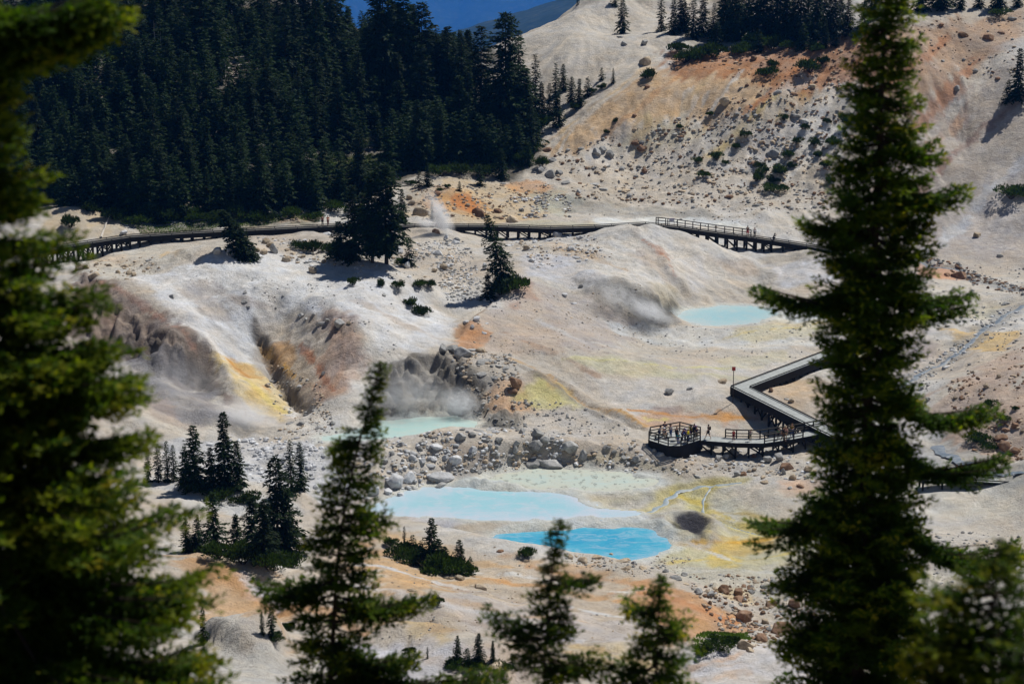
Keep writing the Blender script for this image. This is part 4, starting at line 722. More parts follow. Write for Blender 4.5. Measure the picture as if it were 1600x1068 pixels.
# ------------------------------------------------------------------ foliage
def norm(v): return v / (np.linalg.norm(v, axis=-1, keepdims=True) + 1e-9)
def leaves(Pn, D, L, Wd, r, droop=.0):
    """diamond sprays: base, left, tip, right; folded a little along the middle"""
    n_ = len(Pn); up = norm(np.array([0, 0, 1.]) + r.normal(0, .45, (n_, 3))); s = norm(np.cross(D, up)); u = np.cross(s, D)
    mid = Pn + D * (L * .45)[:, None]; V = np.stack([Pn, mid + s * (Wd * .5)[:, None] - u * (Wd * .18)[:, None], Pn + D * L[:, None] - np.array([0, 0, 1.]) * (droop * L)[:, None], mid - s * (Wd * .5)[:, None] - u * (Wd * .18)[:, None]], 1)
    return V.reshape(-1, 3), np.arange(n_ * 4).reshape(-1, 4)
def conifer(seed, R=.17, nb=120, per=9, base=.04, sl=.055, lean=0., fat=.8, gap=.0, tip_up=.35):
    r = np.random.default_rng(seed); hs = base + (1 - base) * (np.arange(nb) + r.uniform(-.4, .4, nb)) / nb; hs = np.clip(hs, base, .99)
    prof = (1 - hs)**fat * (1 - .35 * np.exp(-((hs - base) / .07)**2)); Lb = R * prof * r.uniform(.6, 1.22, nb) + .012
    if gap > 0: Lb *= np.where(vn(hs * 9, hs * 0 + seed, seed) > gap - .6, 1, .45)
    az = np.arange(nb) * 2.399 + r.uniform(-.5, .5, nb); el = tip_up * (hs - .45) * 2 - .12 + r.normal(0, .1, nb)
    P_, D_, L_ = [], [], []
    for i in range(nb):
        k = max(3, int(per * (.35 + .65 * Lb[i] / R))); s = np.linspace(.12, 1, k); d = np.array([math.cos(az[i]) * math.cos(el[i]), math.sin(az[i]) * math.cos(el[i]), math.sin(el[i])])
        p = d * (Lb[i] * s)[:, None]; p[:, 2] += hs[i] - .25 * Lb[i] * s**2 + .12 * Lb[i] * s**4; p[:, 0] += lean * hs[i]**1.3
        for sg in (-1, 0, 1):
            a = az[i] + sg * r.uniform(.5, 1.0, k); e = el[i] + r.normal(-.05, .25, k); P_.append(p + r.normal(0, .004, p.shape)); D_.append(np.c_[np.cos(a) * np.cos(e), np.sin(a) * np.cos(e), np.sin(e)])
            L_.append(sl * (1.0 if sg else .9) * r.uniform(.6, 1.2, k) * (.55 + .45 * prof[i] / prof.max()))
    P_ = np.concatenate(P_); D_ = np.concatenate(D_); L_ = np.concatenate(L_)
    V, F = leaves(P_, D_, L_, L_ * r.uniform(.3, .5, len(L_)), r, .15); return V, F
def trunk_mb(lean=0., r0=.016, base=.0, limbs=0, seed=0):
    b = MB(); hh = [0, .08, .3, .6, .97]; b.tube([(lean * h**1.3, 0, h - (.02 if h == 0 else 0)) for h in hh], [r0 * 1.35, r0, r0 * .8, r0 * .45, .002], 7)
    rr = random.Random(seed)
    for _ in range(limbs):
        h = rr.uniform(.1, .6); a = rr.uniform(0, 6.28); L = rr.uniform(.04, .11); x0 = lean * h**1.3; b.tube([(x0, 0, h), (x0 + math.cos(a) * L, math.sin(a) * L, h - .01)], [r0 * .3, .001], 4)
    return b
TV = {}
def tree_variant(key, **k):
    lean = k.get('lean', 0.); V, F = conifer(**k); TV[key] = (mesh_np('crown', V, F, True, [M['fir']]), trunk_mb(lean, k.pop('r0', .016), limbs=10, seed=k['seed']).mesh('trunk', M['bark'], True))
for i in range(5): tree_variant(('narrow', i), seed=10 + i, R=.165 + .02 * (i % 3), nb=130, per=9, sl=.06, gap=.1, fat=.8)
for i in range(5): tree_variant(('mid', i), seed=30 + i, R=.235 + .03 * (i % 3), nb=150, per=12, sl=.065, gap=.15, fat=.7)
for i in range(4): tree_variant(('wide', i), seed=50 + i, R=.32 + .02 * (i % 2), nb=160, per=15, sl=.07, gap=.2, fat=.6, base=.05)
for i in range(3): tree_variant(('tiny', i), seed=70 + i, R=.26, nb=60, per=6, sl=.13, gap=0, fat=.7, base=.02)
for i in range(2): tree_variant(('big', i), seed=80 + i, R=.26, nb=240, per=17, sl=.05, gap=.35, fat=.5, base=.12)
tree_variant(('leanleft', 0), seed=91, R=.24, nb=210, per=15, sl=.05, gap=.3, fat=.65, base=.05, lean=-.22)
tree_variant(('fatlean', 0), seed=92, R=.36, nb=330, per=16, sl=.075, gap=0, fat=.5, base=.0, lean=-.5)
tree_variant(('spire', 0), seed=93, R=.13, nb=120, per=7, sl=.055, gap=.2, fat=.8); tree_variant(('spire', 1), seed=94, R=.15, nb=120, per=7, sl=.06, gap=.2, fat=.8)
def shrub_mesh(seed, h=.6, nl=1100, lobes=6):
    r = np.random.default_rng(seed); c = np.c_[r.uniform(-.32, .32, lobes), r.uniform(-.28, .28, lobes), r.uniform(.05, .3, lobes) * h]; R = r.uniform(.16, .3, lobes)
    k = r.integers(0, lobes, nl); d = norm(r.normal(size=(nl, 3))); d[:, 2] = np.abs(d[:, 2]) * 1.0; rad = R[k] * r.uniform(.5, 1.05, nl); P_ = c[k] + d * rad[:, None] * np.array([1, 1, h * 1.1]); P_[:, 2] = np.maximum(P_[:, 2], 0)
    D_ = norm(d * .7 + np.array([0, 0, .7]) + r.normal(0, .35, (nl, 3))); L_ = r.uniform(.05, .12, nl); V, F = leaves(P_, D_, L_, L_ * .42, r); return mesh_np('shrub', V, F, True, [M['shrub']])
SH = [shrub_mesh(200 + i, .55 + .1 * (i % 3)) for i in range(6)]
twig = MB()
for i in range(14):
    a = i * 2.4; twig.tube([(0, 0, -.05), (.16 * math.cos(a), .16 * math.sin(a), .12), (.3 * math.cos(a), .3 * math.sin(a), .26)], [.014, .009, .003], 4, False)
TWIG = twig.mesh('stems', M['bark'])
KN = {'narrow': 'slender', 'mid': 'dark', 'wide': 'broad', 'tiny': 'bushy young', 'big': 'big open-crowned', 'leanleft': 'leaning ragged', 'fatlean': 'bent bushy', 'spire': 'spiky narrow'}
NT = 0
def tree(p, H, key, label=None, group=None, rz=None, zone=None):
    global NT; NT += 1
    cr, tr = TV[key] if not isinstance(key, str) else TV[key, random.randrange(len([1 for k in TV if k[0] == key]))]
    kn = key if isinstance(key, str) else key[0]
    nm = {'tiny': 'young_conifer'}.get(kn, 'conifer_tree')
    o = thing(nm, label, 'tree', tuple(p), random.uniform(0, 6.28) if rz is None else rz, group); o.scale = (H,) * 3 if kn in ('leanleft', 'fatlean') else (H * random.uniform(.88, 1.15), H * random.uniform(.88, 1.15), H)
    link('trunk', tr, o); link('crown', cr, o)
    if label is None:
        px, py = proj(*p); sz = 'very tall' if H > 14 else 'tall' if H > 9 else 'half-grown' if H > 5 else 'short'
        later(o, f'{sz} {KN[kn]} fir', 'at', px, py)
    return o
TREES = """790 222 195 big;752 190 145 mid;722 178 125 narrow;700 175 130 mid;684 165 118 spire;660 160 150 wide;632 165 180 mid;600 170 200 big;575 165 120 mid;836 182 95 spire;846 190 60 mid;868 178 78 spire;858 185 55 narrow;822 200 90 mid;805 215 80 mid;880 142 42 mid;905 168 45 mid;893 160 40 mid;918 150 30 tiny;872 196 50 mid;958 130 24 narrow
972 52 56 mid;1033 48 60 spire;1052 52 52 mid;1064 48 60 mid;1083 60 66 narrow;940 125 20 tiny;960 8 26 tiny;890 12 22 tiny;903 8 14 tiny;1130 62 80 mid;1150 64 85 mid;1115 60 76 narrow;1180 62 85 wide;1205 60 70 narrow;1228 60 80 mid;1250 62 90 mid;1275 62 85 mid;1300 60 90 wide;1325 55 80 mid;1240 70 46 mid;1290 75 42 narrow;1215 68 40 mid;1410 20 60 mid;1440 18 60 mid;1470 15 60 wide;1500 14 60 mid;1530 12 60 mid;1560 12 60 mid;1590 10 60 mid;1350 50 70 mid;1070 50 46 wide;1098 58 60 wide;1140 40 70 wide;1165 45 80 mid;1192 52 84 wide;1218 50 90 mid;1238 48 70 wide;1262 50 88 narrow;1286 46 80 wide;1312 44 90 mid;1120 75 40 tiny;1185 82 36 tiny;1255 78 40 tiny;1305 72 40 tiny;1365 30 60 wide
1590 155 78 mid;1574 160 34 tiny;775 455 35 tiny;762 468 42 wide;640 416 44 tiny;675 345 30 narrow;718 298 16 tiny;628 345 50 mid;552 405 115 mid;530 405 60 wide;668 290 36 mid;655 292 26 tiny
352 762 122 mid;305 765 104 mid;232 752 54 spire;248 752 62 spire;262 752 66 spire;272 752 60 spire;290 760 66 mid;330 765 70 mid;372 765 80 mid;435 872 165 mid;455 770 86 narrow;470 765 78 narrow;335 862 98 mid;395 862 90 wide;310 862 62 mid;370 870 70 wide;292 862 66 narrow;415 875 100 mid;450 868 110 wide
632 856 38 spire;645 868 36 tiny;675 885 80 mid;658 882 40 tiny;695 890 40 wide;718 895 56 mid;735 896 30 tiny;686 884 46 tiny;715 1032 44 mid;748 1034 50 mid;770 1034 38 mid;800 1040 24 tiny;730 1038 30 tiny;668 1028 22 spire;425 995 62 spire;318 1005 64 narrow;410 990 40 spire;568 905 26 tiny;783 278 46 wide;750 290 34 tiny"""
for tok in TREES.replace('\n', ';').split(';'):
    a, b, h, k = tok.split(); p = hit(float(a), float(b)); H = float(h) * (random.uniform(.65, 1.3) if float(b) < 75 and float(a) > 1100 else 1) / scale_at(p) / math.cos(TH); p[2] -= .15; tree(p, H, k)
for a, b, h, key, lab in [(604, 412, 152, ('big', 0), 'big fir with bare lower trunk, right of the twin firs in front of the walkway'), (582, 410, 138, ('big', 1), 'dark fir joined with a taller one, left of the twin firs by the walkway'),
                          (788, 456, 118, ('leanleft', 0), 'wind-bent fir with ragged flagged top on the middle ridge'), (385, 402, 72, ('fatlean', 0), 'bent bushy fir leaning left over the wooden walkway')]:
    p = hit(a, b); tree(p, h / scale_at(p) / math.cos(TH), key, lab, None, 0)
# forest on the left slope
fw = wpoly([(70,322),(200,341),(300,346),(430,338),(500,332),(560,315),(620,272),(700,255),(770,262),(838,262),(845,215),(800,150),(735,95),(690,75),(620,70),(540,60),(400,10),(200,-20),(60,-20),(-30,150),(-30,300)])
clear = [wpoly(pl) for pl in ([(155,70),(197,66),(198,115),(163,118)], [(350,92),(398,88),(398,128),(350,130)], [(148,120),(166,120),(164,168),(148,166)], [(480,232),(590,232),(640,268),(500,290),(470,262)], [(735,95),(800,90),(790,150),(770,190),(735,180)])]
cand = RNG.uniform(fw.min(0), fw.max(0), (16000, 2)); cand = cand[poly_sd(cand[:, 0], cand[:, 1], fw) < 0]
for cl in clear: cand = cand[poly_sd(cand[:, 0], cand[:, 1], cl) > 0]
acc = []
for q in cand:
    dmin = 4.3 if q[1] < 350 else 5.0
    if all((q[0] - a[0])**2 + (q[1] - a[1])**2 > dmin**2 for a in acc): acc.append(q)
acc = acc[:max(0, 296 - NT)]
for q in acc:
    z = float(HG(q[0], q[1])); px, py = proj(q[0], q[1], z); t = fbm(np.array([q[0] / 12]), np.array([q[1] / 12]), 4)[0]
    H = 9.5 + 6 * t + random.uniform(-3, 3.5) + (4 if q[1] > 365 else 0); k = random.choices(['narrow', 'mid', 'wide'], [3, 5, 2])[0]
    if px > 540:
        lim = 42 if 545 < px < 580 else 6 if px < 652 else 46
        H = min(H, max(4.5, (py - lim) / scale_at((q[0], q[1], z))))
    o = tree((q[0], q[1], z - .2), max(4.5, H), k, '', 'firs of the dark forest on the left slope'); band = 'lower edge' if py > 270 else 'middle' if py > 150 else 'upper part'
    side = 'left end' if px < 200 else 'left half' if px < 400 else 'right half' if px < 620 else 'right end'
    sz = 'tall' if H > 10.5 else 'mid-sized' if H > 7.5 else 'low'
    o['label'] = f'{sz} {KN[k]} fir among many in the {side} of the forest, {band}'; o['group'] = f'{sz} {KN[k]} firs in the {side} of the forest, {band}'
# the rest of the forest, past the 300 firs that show largest: one mass
lowv = [conifer(seed=400 + i, R=.24, nb=60, per=8, sl=.10, fat=.7) for i in range(3)]; V_, F_, bs, kept = [], [], 0, list(acc)
for q in cand[::-1]:
    if len(kept) - len(acc) > 750: break
    if all((q[0] - a[0])**2 + (q[1] - a[1])**2 > 1.9**2 for a in kept):
        kept.append(q); Hh = random.uniform(5, 10); Hh = min(Hh, max(3, (proj(q[0], q[1], float(HG(q[0], q[1])))[1] - (48 if proj(q[0], q[1], 25.)[0] > 650 else 10)) / 8.0)); V, F = lowv[random.randrange(3)]; a = random.uniform(0, 6.28); ca, sa = math.cos(a), math.sin(a)
        V = np.c_[V[:, 0] * ca - V[:, 1] * sa, V[:, 0] * sa + V[:, 1] * ca, V[:, 2]] * Hh + np.array([q[0], q[1], float(HG(q[0], q[1])) - .2]); V_.append(V); F_.append(F + bs); bs += len(V)
tagp(link('dense_forest', mesh_np('dense_forest', np.concatenate(V_), np.concatenate(F_), True, [M['fir']])), 'mass of smaller dark firs filling in between the forest trees', 'forest', None, 'stuff')
# bleached dead snags
for a, b, h in ((242, 95, 62), (252, 100, 50), (362, 45, 60), (352, 120, 30), (178, 300, 44), (545, 345, 34), (512, 300, 40), (600, 110, 60), (775, 240, 50)):
    p = hit(a, b); H = h / scale_at(p); m_ = MB(); rr = random.Random(a); m_.tube([(0, 0, -.1), (.02 * H, 0, .5 * H), (.01 * H, .02 * H, H)], [.16, .1, .02], 7)
    for i in range(16): z = H * rr.uniform(.2, .95); an = rr.uniform(0, 6.28); L = (H - z) * .22 + .25; m_.tube([(.015 * H, 0, z), (.015 * H + math.cos(an) * L, math.sin(an) * L, z + rr.uniform(-.3, .1))], [.03, .008], 4)
    o = link('dead_snag', m_.mesh('dead_snag', M['deadwood'], True), None, p); tagp(o, None, 'dead tree', 'bleached dead snags'); later(o, 'bleached bare dead snag', 'near', a, b)
# shrubs
SHR = """1010 122 36 26;1195 118 38 26;1265 112 44 30;1285 100 22 24;1208 105 20 22;1120 250 22 20;1134 256 12 12;1182 282 26 32;1196 272 14 20;1222 272 40 26;1212 302 44 22;1232 246 26 18;1100 278 24 16;1273 230 20 22;1302 226 26 22;1325 196 28 28;1258 202 15 16;1292 192 14 14;1235 262 20 16;1165 215 22 16;1150 232 18 14;1188 262 22 18;1206 285 26 18;1245 225 20 16;1280 245 22 18;1290 262 24 18;1225 188 18 14;1090 255 20 14;1300 285 22 16;1345 180 26 20;1110 180 16 12;1060 200 16 11;960 190 14 10
1070 98 50 30;1092 92 50 30;1115 90 50 34;1060 80 40 24;1150 84 46 26;1175 80 40 26;1205 78 44 30;1235 76 40 24;1580 310 50 28;1600 306 40 26;552 445 22 18;597 447 20 22;622 450 24 17;655 448 26 18;672 448 24 18;643 477 28 24;660 492 32 28;804 450 60 42;782 460 40 30;470 388 30 22;490 392 40 30;515 394 40 28;545 400 50 34;630 414 26 22
1546 636 26 18;1586 640 14 12;1570 656 28 13;1530 690 44 28;1548 700 34 18;822 870 36 24;683 944 26 22;612 852 30 20;632 868 60 34;650 880 64 40;672 892 70 44;700 897 70 40;728 898 44 28;690 880 60 36;1095 1018 44 22;1125 1012 50 26;1150 1002 36 18;850 195 40 26;925 145 20 12;940 138 18 14;950 208 16 10;832 236 26 24;815 255 40 30;845 262 26 28;690 275 44 26;720 272 50 26;760 275 46 28;640 288 24 14;700 294 12 10;688 298 14 8
300 765 50 26;345 778 60 30;385 782 56 28;420 800 50 20;300 862 40 34;340 872 56 40;380 880 60 44;420 888 60 44;455 885 50 44;640 1020 30 14;705 1040 50 22;745 1044 56 24;785 1046 40 18;430 1000 40 22;450 985 30 22;145 330 40 26;215 350 50 28;255 346 56 34;300 344 50 34;335 348 46 26;375 344 56 34;415 346 50 28;455 340 40 26;488 342 36 22;565 335 50 30;575 350 40 24;180 342 50 30;230 345 50 30;280 345 40 26;360 335 50 32;400 340 44 26;440 325 44 28;520 330 50 30;560 310 46 26;110 355 34 30;200 322 60 40;250 350 40 18;600 290 44 24;580 265 40 22;540 300 40 20;470 300 50 34;900 172 20 16;1335 60 40 20;1560 25 40 16;1180 70 40 30;1270 80 40 26"""
for tok in SHR.replace('\n', ';').split(';'):
    a, b, w_, h_ = map(float, tok.split()); p = hit(a, b); k = scale_at(p); W_ = w_ / k / 1.0; o = thing('evergreen_shrub', None, 'shrub', tuple(p - np.array([0, 0, .05])), random.uniform(0, 6.28), 'low evergreen shrubs')
    o.scale = (W_, W_, W_ * max(.7, h_ / w_ * 1.7)); link('foliage', random.choice(SH), o); link('stems', TWIG, o)
    later(o, ('wide' if W_ > 3.2 else 'middling' if W_ > 2 else 'small') + (' flat' if h_ / w_ < .6 else ' rounded') + ' dark green shrub', 'by', a, b)
# undergrowth in the forest: uncountable
r = np.random.default_rng(5); q = r.uniform(fw.min(0), fw.max(0), (2600, 2)); q = q[poly_sd(q[:, 0], q[:, 1], fw) < 1.0]
for cl in clear[:3]: q = q[poly_sd(q[:, 0], q[:, 1], cl) > 0]
z = HG(q[:, 0], q[:, 1]); nn = 70; Pc = np.repeat(np.c_[q, z], nn, 0); s = np.repeat(r.uniform(.6, 1.7, len(q)), nn); d = norm(r.normal(size=(len(Pc), 3))); d[:, 2] = np.abs(d[:, 2]); P_ = Pc + d * (s * r.uniform(.5, 1, len(s)))[:, None] * np.array([1, 1, .6])
D_ = norm(d + np.array([0, 0, .6]) + r.normal(0, .3, d.shape)); L_ = r.uniform(.15, .4, len(s)); V, F = leaves(P_, D_, L_, L_ * .5, r)
tagp(link('undergrowth', mesh_np('undergrowth', V, F, True, [M['shrub']])), 'dark low undergrowth filling the forest floor', 'undergrowth', None, 'stuff')
# mossy grass in the hollow and along the forest edge
gp = np.concatenate([wpoly([(1085,1000),(1160,985),(1175,1000),(1140,1020),(1090,1024)])]); r = np.random.default_rng(6); V_, F_, bs = [], [], 0
for w_, n_ in ((gp, 5000), (wpoly([(210,352),(340,342),(500,338),(500,346),(330,358),(220,366)]), 7000), (clear[0], 3500), (wpoly([(490,240),(600,240),(640,264),(540,285),(500,270)]), 7000)):
    q = r.uniform(w_.min(0), w_.max(0), (n_ * 2, 2)); q = q[poly_sd(q[:, 0], q[:, 1], w_) < 0][:n_]; P_ = np.c_[q, HG(q[:, 0], q[:, 1])]; D_ = norm(r.normal(0, .4, P_.shape) + np.array([0, 0, 1.])); L_ = r.uniform(.12, .35, len(q)); V, F = leaves(P_, D_, L_, L_ * .35, r); V_.append(V); F_.append(F + bs); bs += len(V)
M['grass'] = foliage_mat('bright_grass', (.04,.07,.01), (.07,.12,.015), (.12,.2,.02), .35, .3)
tagp(link('grass', mesh_np('grass', np.concatenate(V_), np.concatenate(F_), True, [M['grass']])), 'short green grass patches among the trees and rocks', 'grass', None, 'stuff')
# fallen bleached logs
for i, (a, b, c_, d_, lab) in enumerate([(158, 372, 172, 341, 'bleached fallen trunk propped on the bare bank at the forest edge'), (272, 304, 292, 322, 'forked white fallen trunk at the shaded forest edge'), (356, 108, 394, 104, 'bleached fallen trunk across the small forest clearing'),
                                       (1050, 12, 1085, 10, 'grey log lying on the path near the hilltop trees'), (600, 290, 640, 291, 'grey log lying at the edge of the mossy meadow'), (490, 398, 512, 393, 'thin white log beside the shrubs left of the twin firs')]):
    p, q = Vector(hit(a, b)), Vector(hit(c_, d_)); b_ = MB(); o_ = p; mid = (q - p) / 2 + Vector((0, 0, .5)); b_.tube([(0, 0, .15), mid, (q - p) + Vector((0, 0, .5))], [.2, .15, .06], 7)
    for t in (.3, .55, .8): e = (q - p) * t + Vector((0, 0, .4)); b_.tube([e, e + Vector((random.uniform(-.6, .6), random.uniform(-.5, .5), random.uniform(.5, 1.1)))], [.06, .015], 5)
    tagp(link('fallen_log', b_.mesh('fallen_log', M['deadwood'], True), None, p), lab, 'log')
# ------------------------------------------------------------------ boardwalks
def P3(px, py, z): x, y = at_z(px, py, z); return Vector((float(x), float(y), z))
def resample(pts, step):
    out = [pts[0].copy()]; acc = 0
    for a, b in zip(pts[:-1], pts[1:]):
        L = (b - a).length; n_ = max(1, round(L / step)); out += [a.lerp(b, (i + 1) / n_) for i in range(n_)]
    return out
def sides(pts, w):
    L, R_ = [], []
    for i, p in enumerate(pts):
        a = (pts[i] - pts[i-1]).normalized() if i else (pts[1] - pts[0]).normalized(); b = (pts[i+1] - pts[i]).normalized() if i < len(pts) - 1 else a
        a = Vector((a.x, a.y, 0)).normalized(); b = Vector((b.x, b.y, 0)).normalized(); t = (a + b).normalized(); nn_ = Vector((-t.y, t.x, 0)); k = 1 / max(.35, nn_.dot(Vector((-a.y, a.x, 0))))
        L.append(p + nn_ * (w / 2 * k)); R_.append(p - nn_ * (w / 2 * k))
    return L, R_
def deck(root, pts, w, m, curb=True, fascia=.5, th=.08):
    L, R_ = sides(pts, w); V = []; F = []
    for a, b in zip(L, R_): V += [a, b, b - Vector((0, 0, th)), a - Vector((0, 0, th))]
    for i in range(len(pts) - 1):
        k = 4 * i
        for j in range(4): F.append((k + j, k + (j + 1) % 4, k + 4 + (j + 1) % 4, k + 4 + j))
    F += [(0, 1, 2, 3), (4 * len(pts) - 1, 4 * len(pts) - 2, 4 * len(pts) - 3, 4 * len(pts) - 4)]
    me = bpy.data.meshes.new('deck'); me.from_pydata([tuple(v) for v in V], [], [f[::-1] for f in F]); me.materials.append(m); bm = bmesh.new(); bm.from_mesh(me); bmesh.ops.recalc_face_normals(bm, faces=bm.faces); bm.to_mesh(me); bm.free(); link('deck', me, root)
    for S, s in ((L, -1), (R_, 1)):
        b = MB()
        for i in range(len(pts) - 1):
            t = (S[i+1] - S[i]).normalized(); n_ = Vector((t.y, -t.x, 0)) * (s * .04) ; z = Vector((0, 0, -fascia / 2 - .003 - th * 0)); b.beam(S[i] + n_ * 1.1 + z, S[i+1] + n_ * 1.1 + z, .07, fascia)
            if curb: b.beam(S[i] - n_ * 1.5 + Vector((0, 0, .16)), S[i+1] - n_ * 1.5 + Vector((0, 0, .16)), .10, .10); b.beam(S[i] - n_ * 1.5 + Vector((0, 0, .0)), S[i] - n_ * 1.5 + Vector((0, 0, .12)), .1, .1)
        link('side_beam', b.mesh('side_beam', M['dark_wood']), root)
    return L, R_
def bents(root, pts, w, every, drop=.45, brace=.9, pw=.2, sym=True):
    q = resample(pts, every); L, R_ = sides(q, w)
    for i, (a, b) in enumerate(zip(L, R_)):
        za, zb = float(HG(a.x, a.y)), float(HG(b.x, b.y)); m_ = MB(); cap = min(a.z, b.z) - drop
        ex = (a - b).normalized() * .15; m_.beam(a + Vector((0, 0, cap - a.z)) + ex, b + Vector((0, 0, cap - b.z)) - ex, .25, .25)
        for p, z in ((a, za), (b, zb)):
            if cap - z > .1: m_.beam((p.x, p.y, cap), (p.x, p.y, z - .3), pw, pw, (1, 0, 0))
        h = cap - min(za, zb)
        if h > brace: m_.beam((a.x, a.y, cap), (b.x, b.y, zb + .15), .08, .18); m_.beam((b.x, b.y, cap), (a.x, a.y, za + .15), .08, .18)
        o = link('support_bent', m_.mesh('support_bent', M['dark_wood']), root)
        if i and h > brace * 1.05 and i % 2:
            a0 = L[i-1]; z0 = float(HG(a0.x, a0.y)); 
            for u_, v_ in (((R_[i-1].x, R_[i-1].y, cap), (b.x, b.y, zb + .2)), ((a0.x, a0.y, cap), (a.x, a.y, za + .2))): b2 = MB(); b2.beam(u_, v_, .07, .18); link('cross_brace', b2.mesh('cross_brace', M['dark_wood']), root)
def railing(root, line, every=1.25, h=1.07, rails=(1.03, .58), m=None, skip=()):
    m = m or M['rail_wood']; q = resample(line, every); b = MB()
    for i in range(len(q) - 1):
        if i in skip: continue
        for r_ in rails: b.beam(q[i] + Vector((0, 0, r_)), q[i+1] + Vector((0, 0, r_)), .09, .13 if r_ > .9 else .10)
    ra = link('railing', b.mesh('railing', m), root); pm = MB(); pm.beam((0, 0, -.25), (0, 0, h), .14, .14, (1, 0, 0)); pme = pm.mesh('railing_post', M['dark_wood'])
    for p in q: link('railing_post', pme, ra, p)
bw = thing('boardwalk', 'long dark trestle boardwalk winding across the basin below the forest', 'boardwalk')
UP = [P3(60, 392, 9.9), P3(110, 383, 9.9), P3(200, 369.5, 9.9), P3(300, 363, 9.9), P3(430, 357, 9.9), P3(530, 352, 9.9), P3(620, 352.5, 9.7), P3(760, 352.5, 9.6), P3(860, 356, 9.5), P3(930, 354, 9.7), P3(1010, 350, 9.9), P3(1060, 354.5, 9.3), P3(1120, 363, 8.3), P3(1180, 371, 7.3), P3(1205, 374.5, 6.9), P3(1260, 383, 6.1), P3(1320, 394, 5.3), P3(1400, 412, 4.3)]
deck(bw, resample(UP, 3), 1.7, M['deck'], True, .7); bents(bw, UP, 1.5, 1.75, .6, .7, .30)
Lr, Rr = sides([P3(1030, 351, 9.75), P3(1060, 354.5, 9.3), P3(1120, 363, 8.3), P3(1175, 370.5, 7.4)], 1.6); railing(bw, Lr, 1.35)
s_ = sides([P3(1028, 351, 9.8), P3(1043, 352.5, 9.55)], 1.6)[0]; railing(bw, s_, 1.5)
vw = thing('angled_boardwalk', 'pale sharply bent boardwalk without railings above the viewing platform', 'boardwalk')
VP = [P3(1345, 529, 2.9), P3(1313, 545, 2.8), P3(1157, 604.5, 2.3), P3(1292, 672, 1.2), P3(1330, 690, 1.2)]
deck(vw, VP, 2.0, M['deck_pale'], True, .95); bents(vw, VP, 1.8, 1.5, .5, .8, .26)  # side beams made extra deep, also filling in the dark shade under this deck
pf = thing('viewing_platform', 'railed six-sided viewing platform crowded with visitors at the basin floor', 'platform')
PZ = .35; PC = [P3(1014, 687, PZ), P3(1044, 696, PZ), P3(1064, 696, PZ), P3(1094, 687, PZ), P3(1094, 680, PZ), P3(1062, 672, PZ), P3(1016, 680, PZ)]
b = MB(); nP = len(PC); V = [p.copy() for p in PC] + [p - Vector((0, 0, .1)) for p in PC]; b.add(V, [tuple(range(nP)), tuple(range(nP, 2 * nP))[::-1]] + [(i, i + nP, (i + 1) % nP + nP, (i + 1) % nP) for i in range(nP)]); me = b.mesh('deck', M['deck_pale'])
bm = bmesh.new(); bm.from_mesh(me); bmesh.ops.recalc_face_normals(bm, faces=bm.faces); bm.to_mesh(me); bm.free(); link('deck', me, pf)
cen = sum(PC, Vector()) / nP
for i in range(nP):
    a, c_ = PC[i], PC[(i + 1) % nP]; oa = (a - cen).normalized() * .06; oc = (c_ - cen).normalized() * .06; b = MB(); zl = min(float(HG(a.x, a.y)), float(HG(c_.x, c_.y)), PZ - .8) - .1
    hh = PZ - zl; b.beam(a + oa + Vector((0, 0, -hh / 2 - .004)), c_ + oc + Vector((0, 0, -hh / 2 - .004)), .08, hh); link('skirt_board', b.mesh('skirt_board', M['dark_wood']), pf)
railing(pf, [PC[4], PC[5], PC[6], PC[0], PC[1], PC[2], PC[3]], 1.3, rails=(1.03, .62, .25))
bn = thing('bench', 'plain wooden bench on the viewing platform', 'bench', tuple(P3(1033, 684, PZ)), .3); b = MB(); b.beam((-.9, 0, .43), (.9, 0, .43), .4, .06); link('seat', b.mesh('seat', M['rail_wood']), bn); lm = MB(); lm.beam((0, -.17, .2), (0, .17, .2), .1, .4); lme = lm.mesh('leg', M['dark_wood'])
for s in (-.7, .7): link('leg', lme, bn, (s, 0, 0))
ww_ = thing('railed_walkway', 'railed wooden walkway leading right from the viewing platform', 'walkway')
WP = [P3(1095, 684, 0.33), P3(1150, 688, 0.33), P3(1190, 688.5, 0.36), P3(1235, 682, .6), P3(1290, 671.5, .95)]
deck(ww_, WP, 1.9, M['deck_pale'], False, .55); bents(ww_, WP, 1.7, 1.6, .5, .7)
L, R_ = sides(resample(WP, 1.3)[2:], 1.85); railing(ww_, L, 1.3, rails=(1.03, .6, .25)); L2, R2 = sides(resample(WP, 1.3)[5:-3], 1.85); railing(ww_, R2, 1.3, rails=(1.03, .6, .25))
rb = thing('lower_boardwalk', 'low pale slatted boardwalk by the stream at the right edge', 'boardwalk')
RP = [P3(1440, 746, -.9), P3(1500, 746, -.9), P3(1620, 752.5, -.9), P3(1680, 756, -.9)]; deck(rb, RP, 2.2, M['deck_pale'], True, .3); bents(rb, RP, 1.8, 2.2, .3, 3)
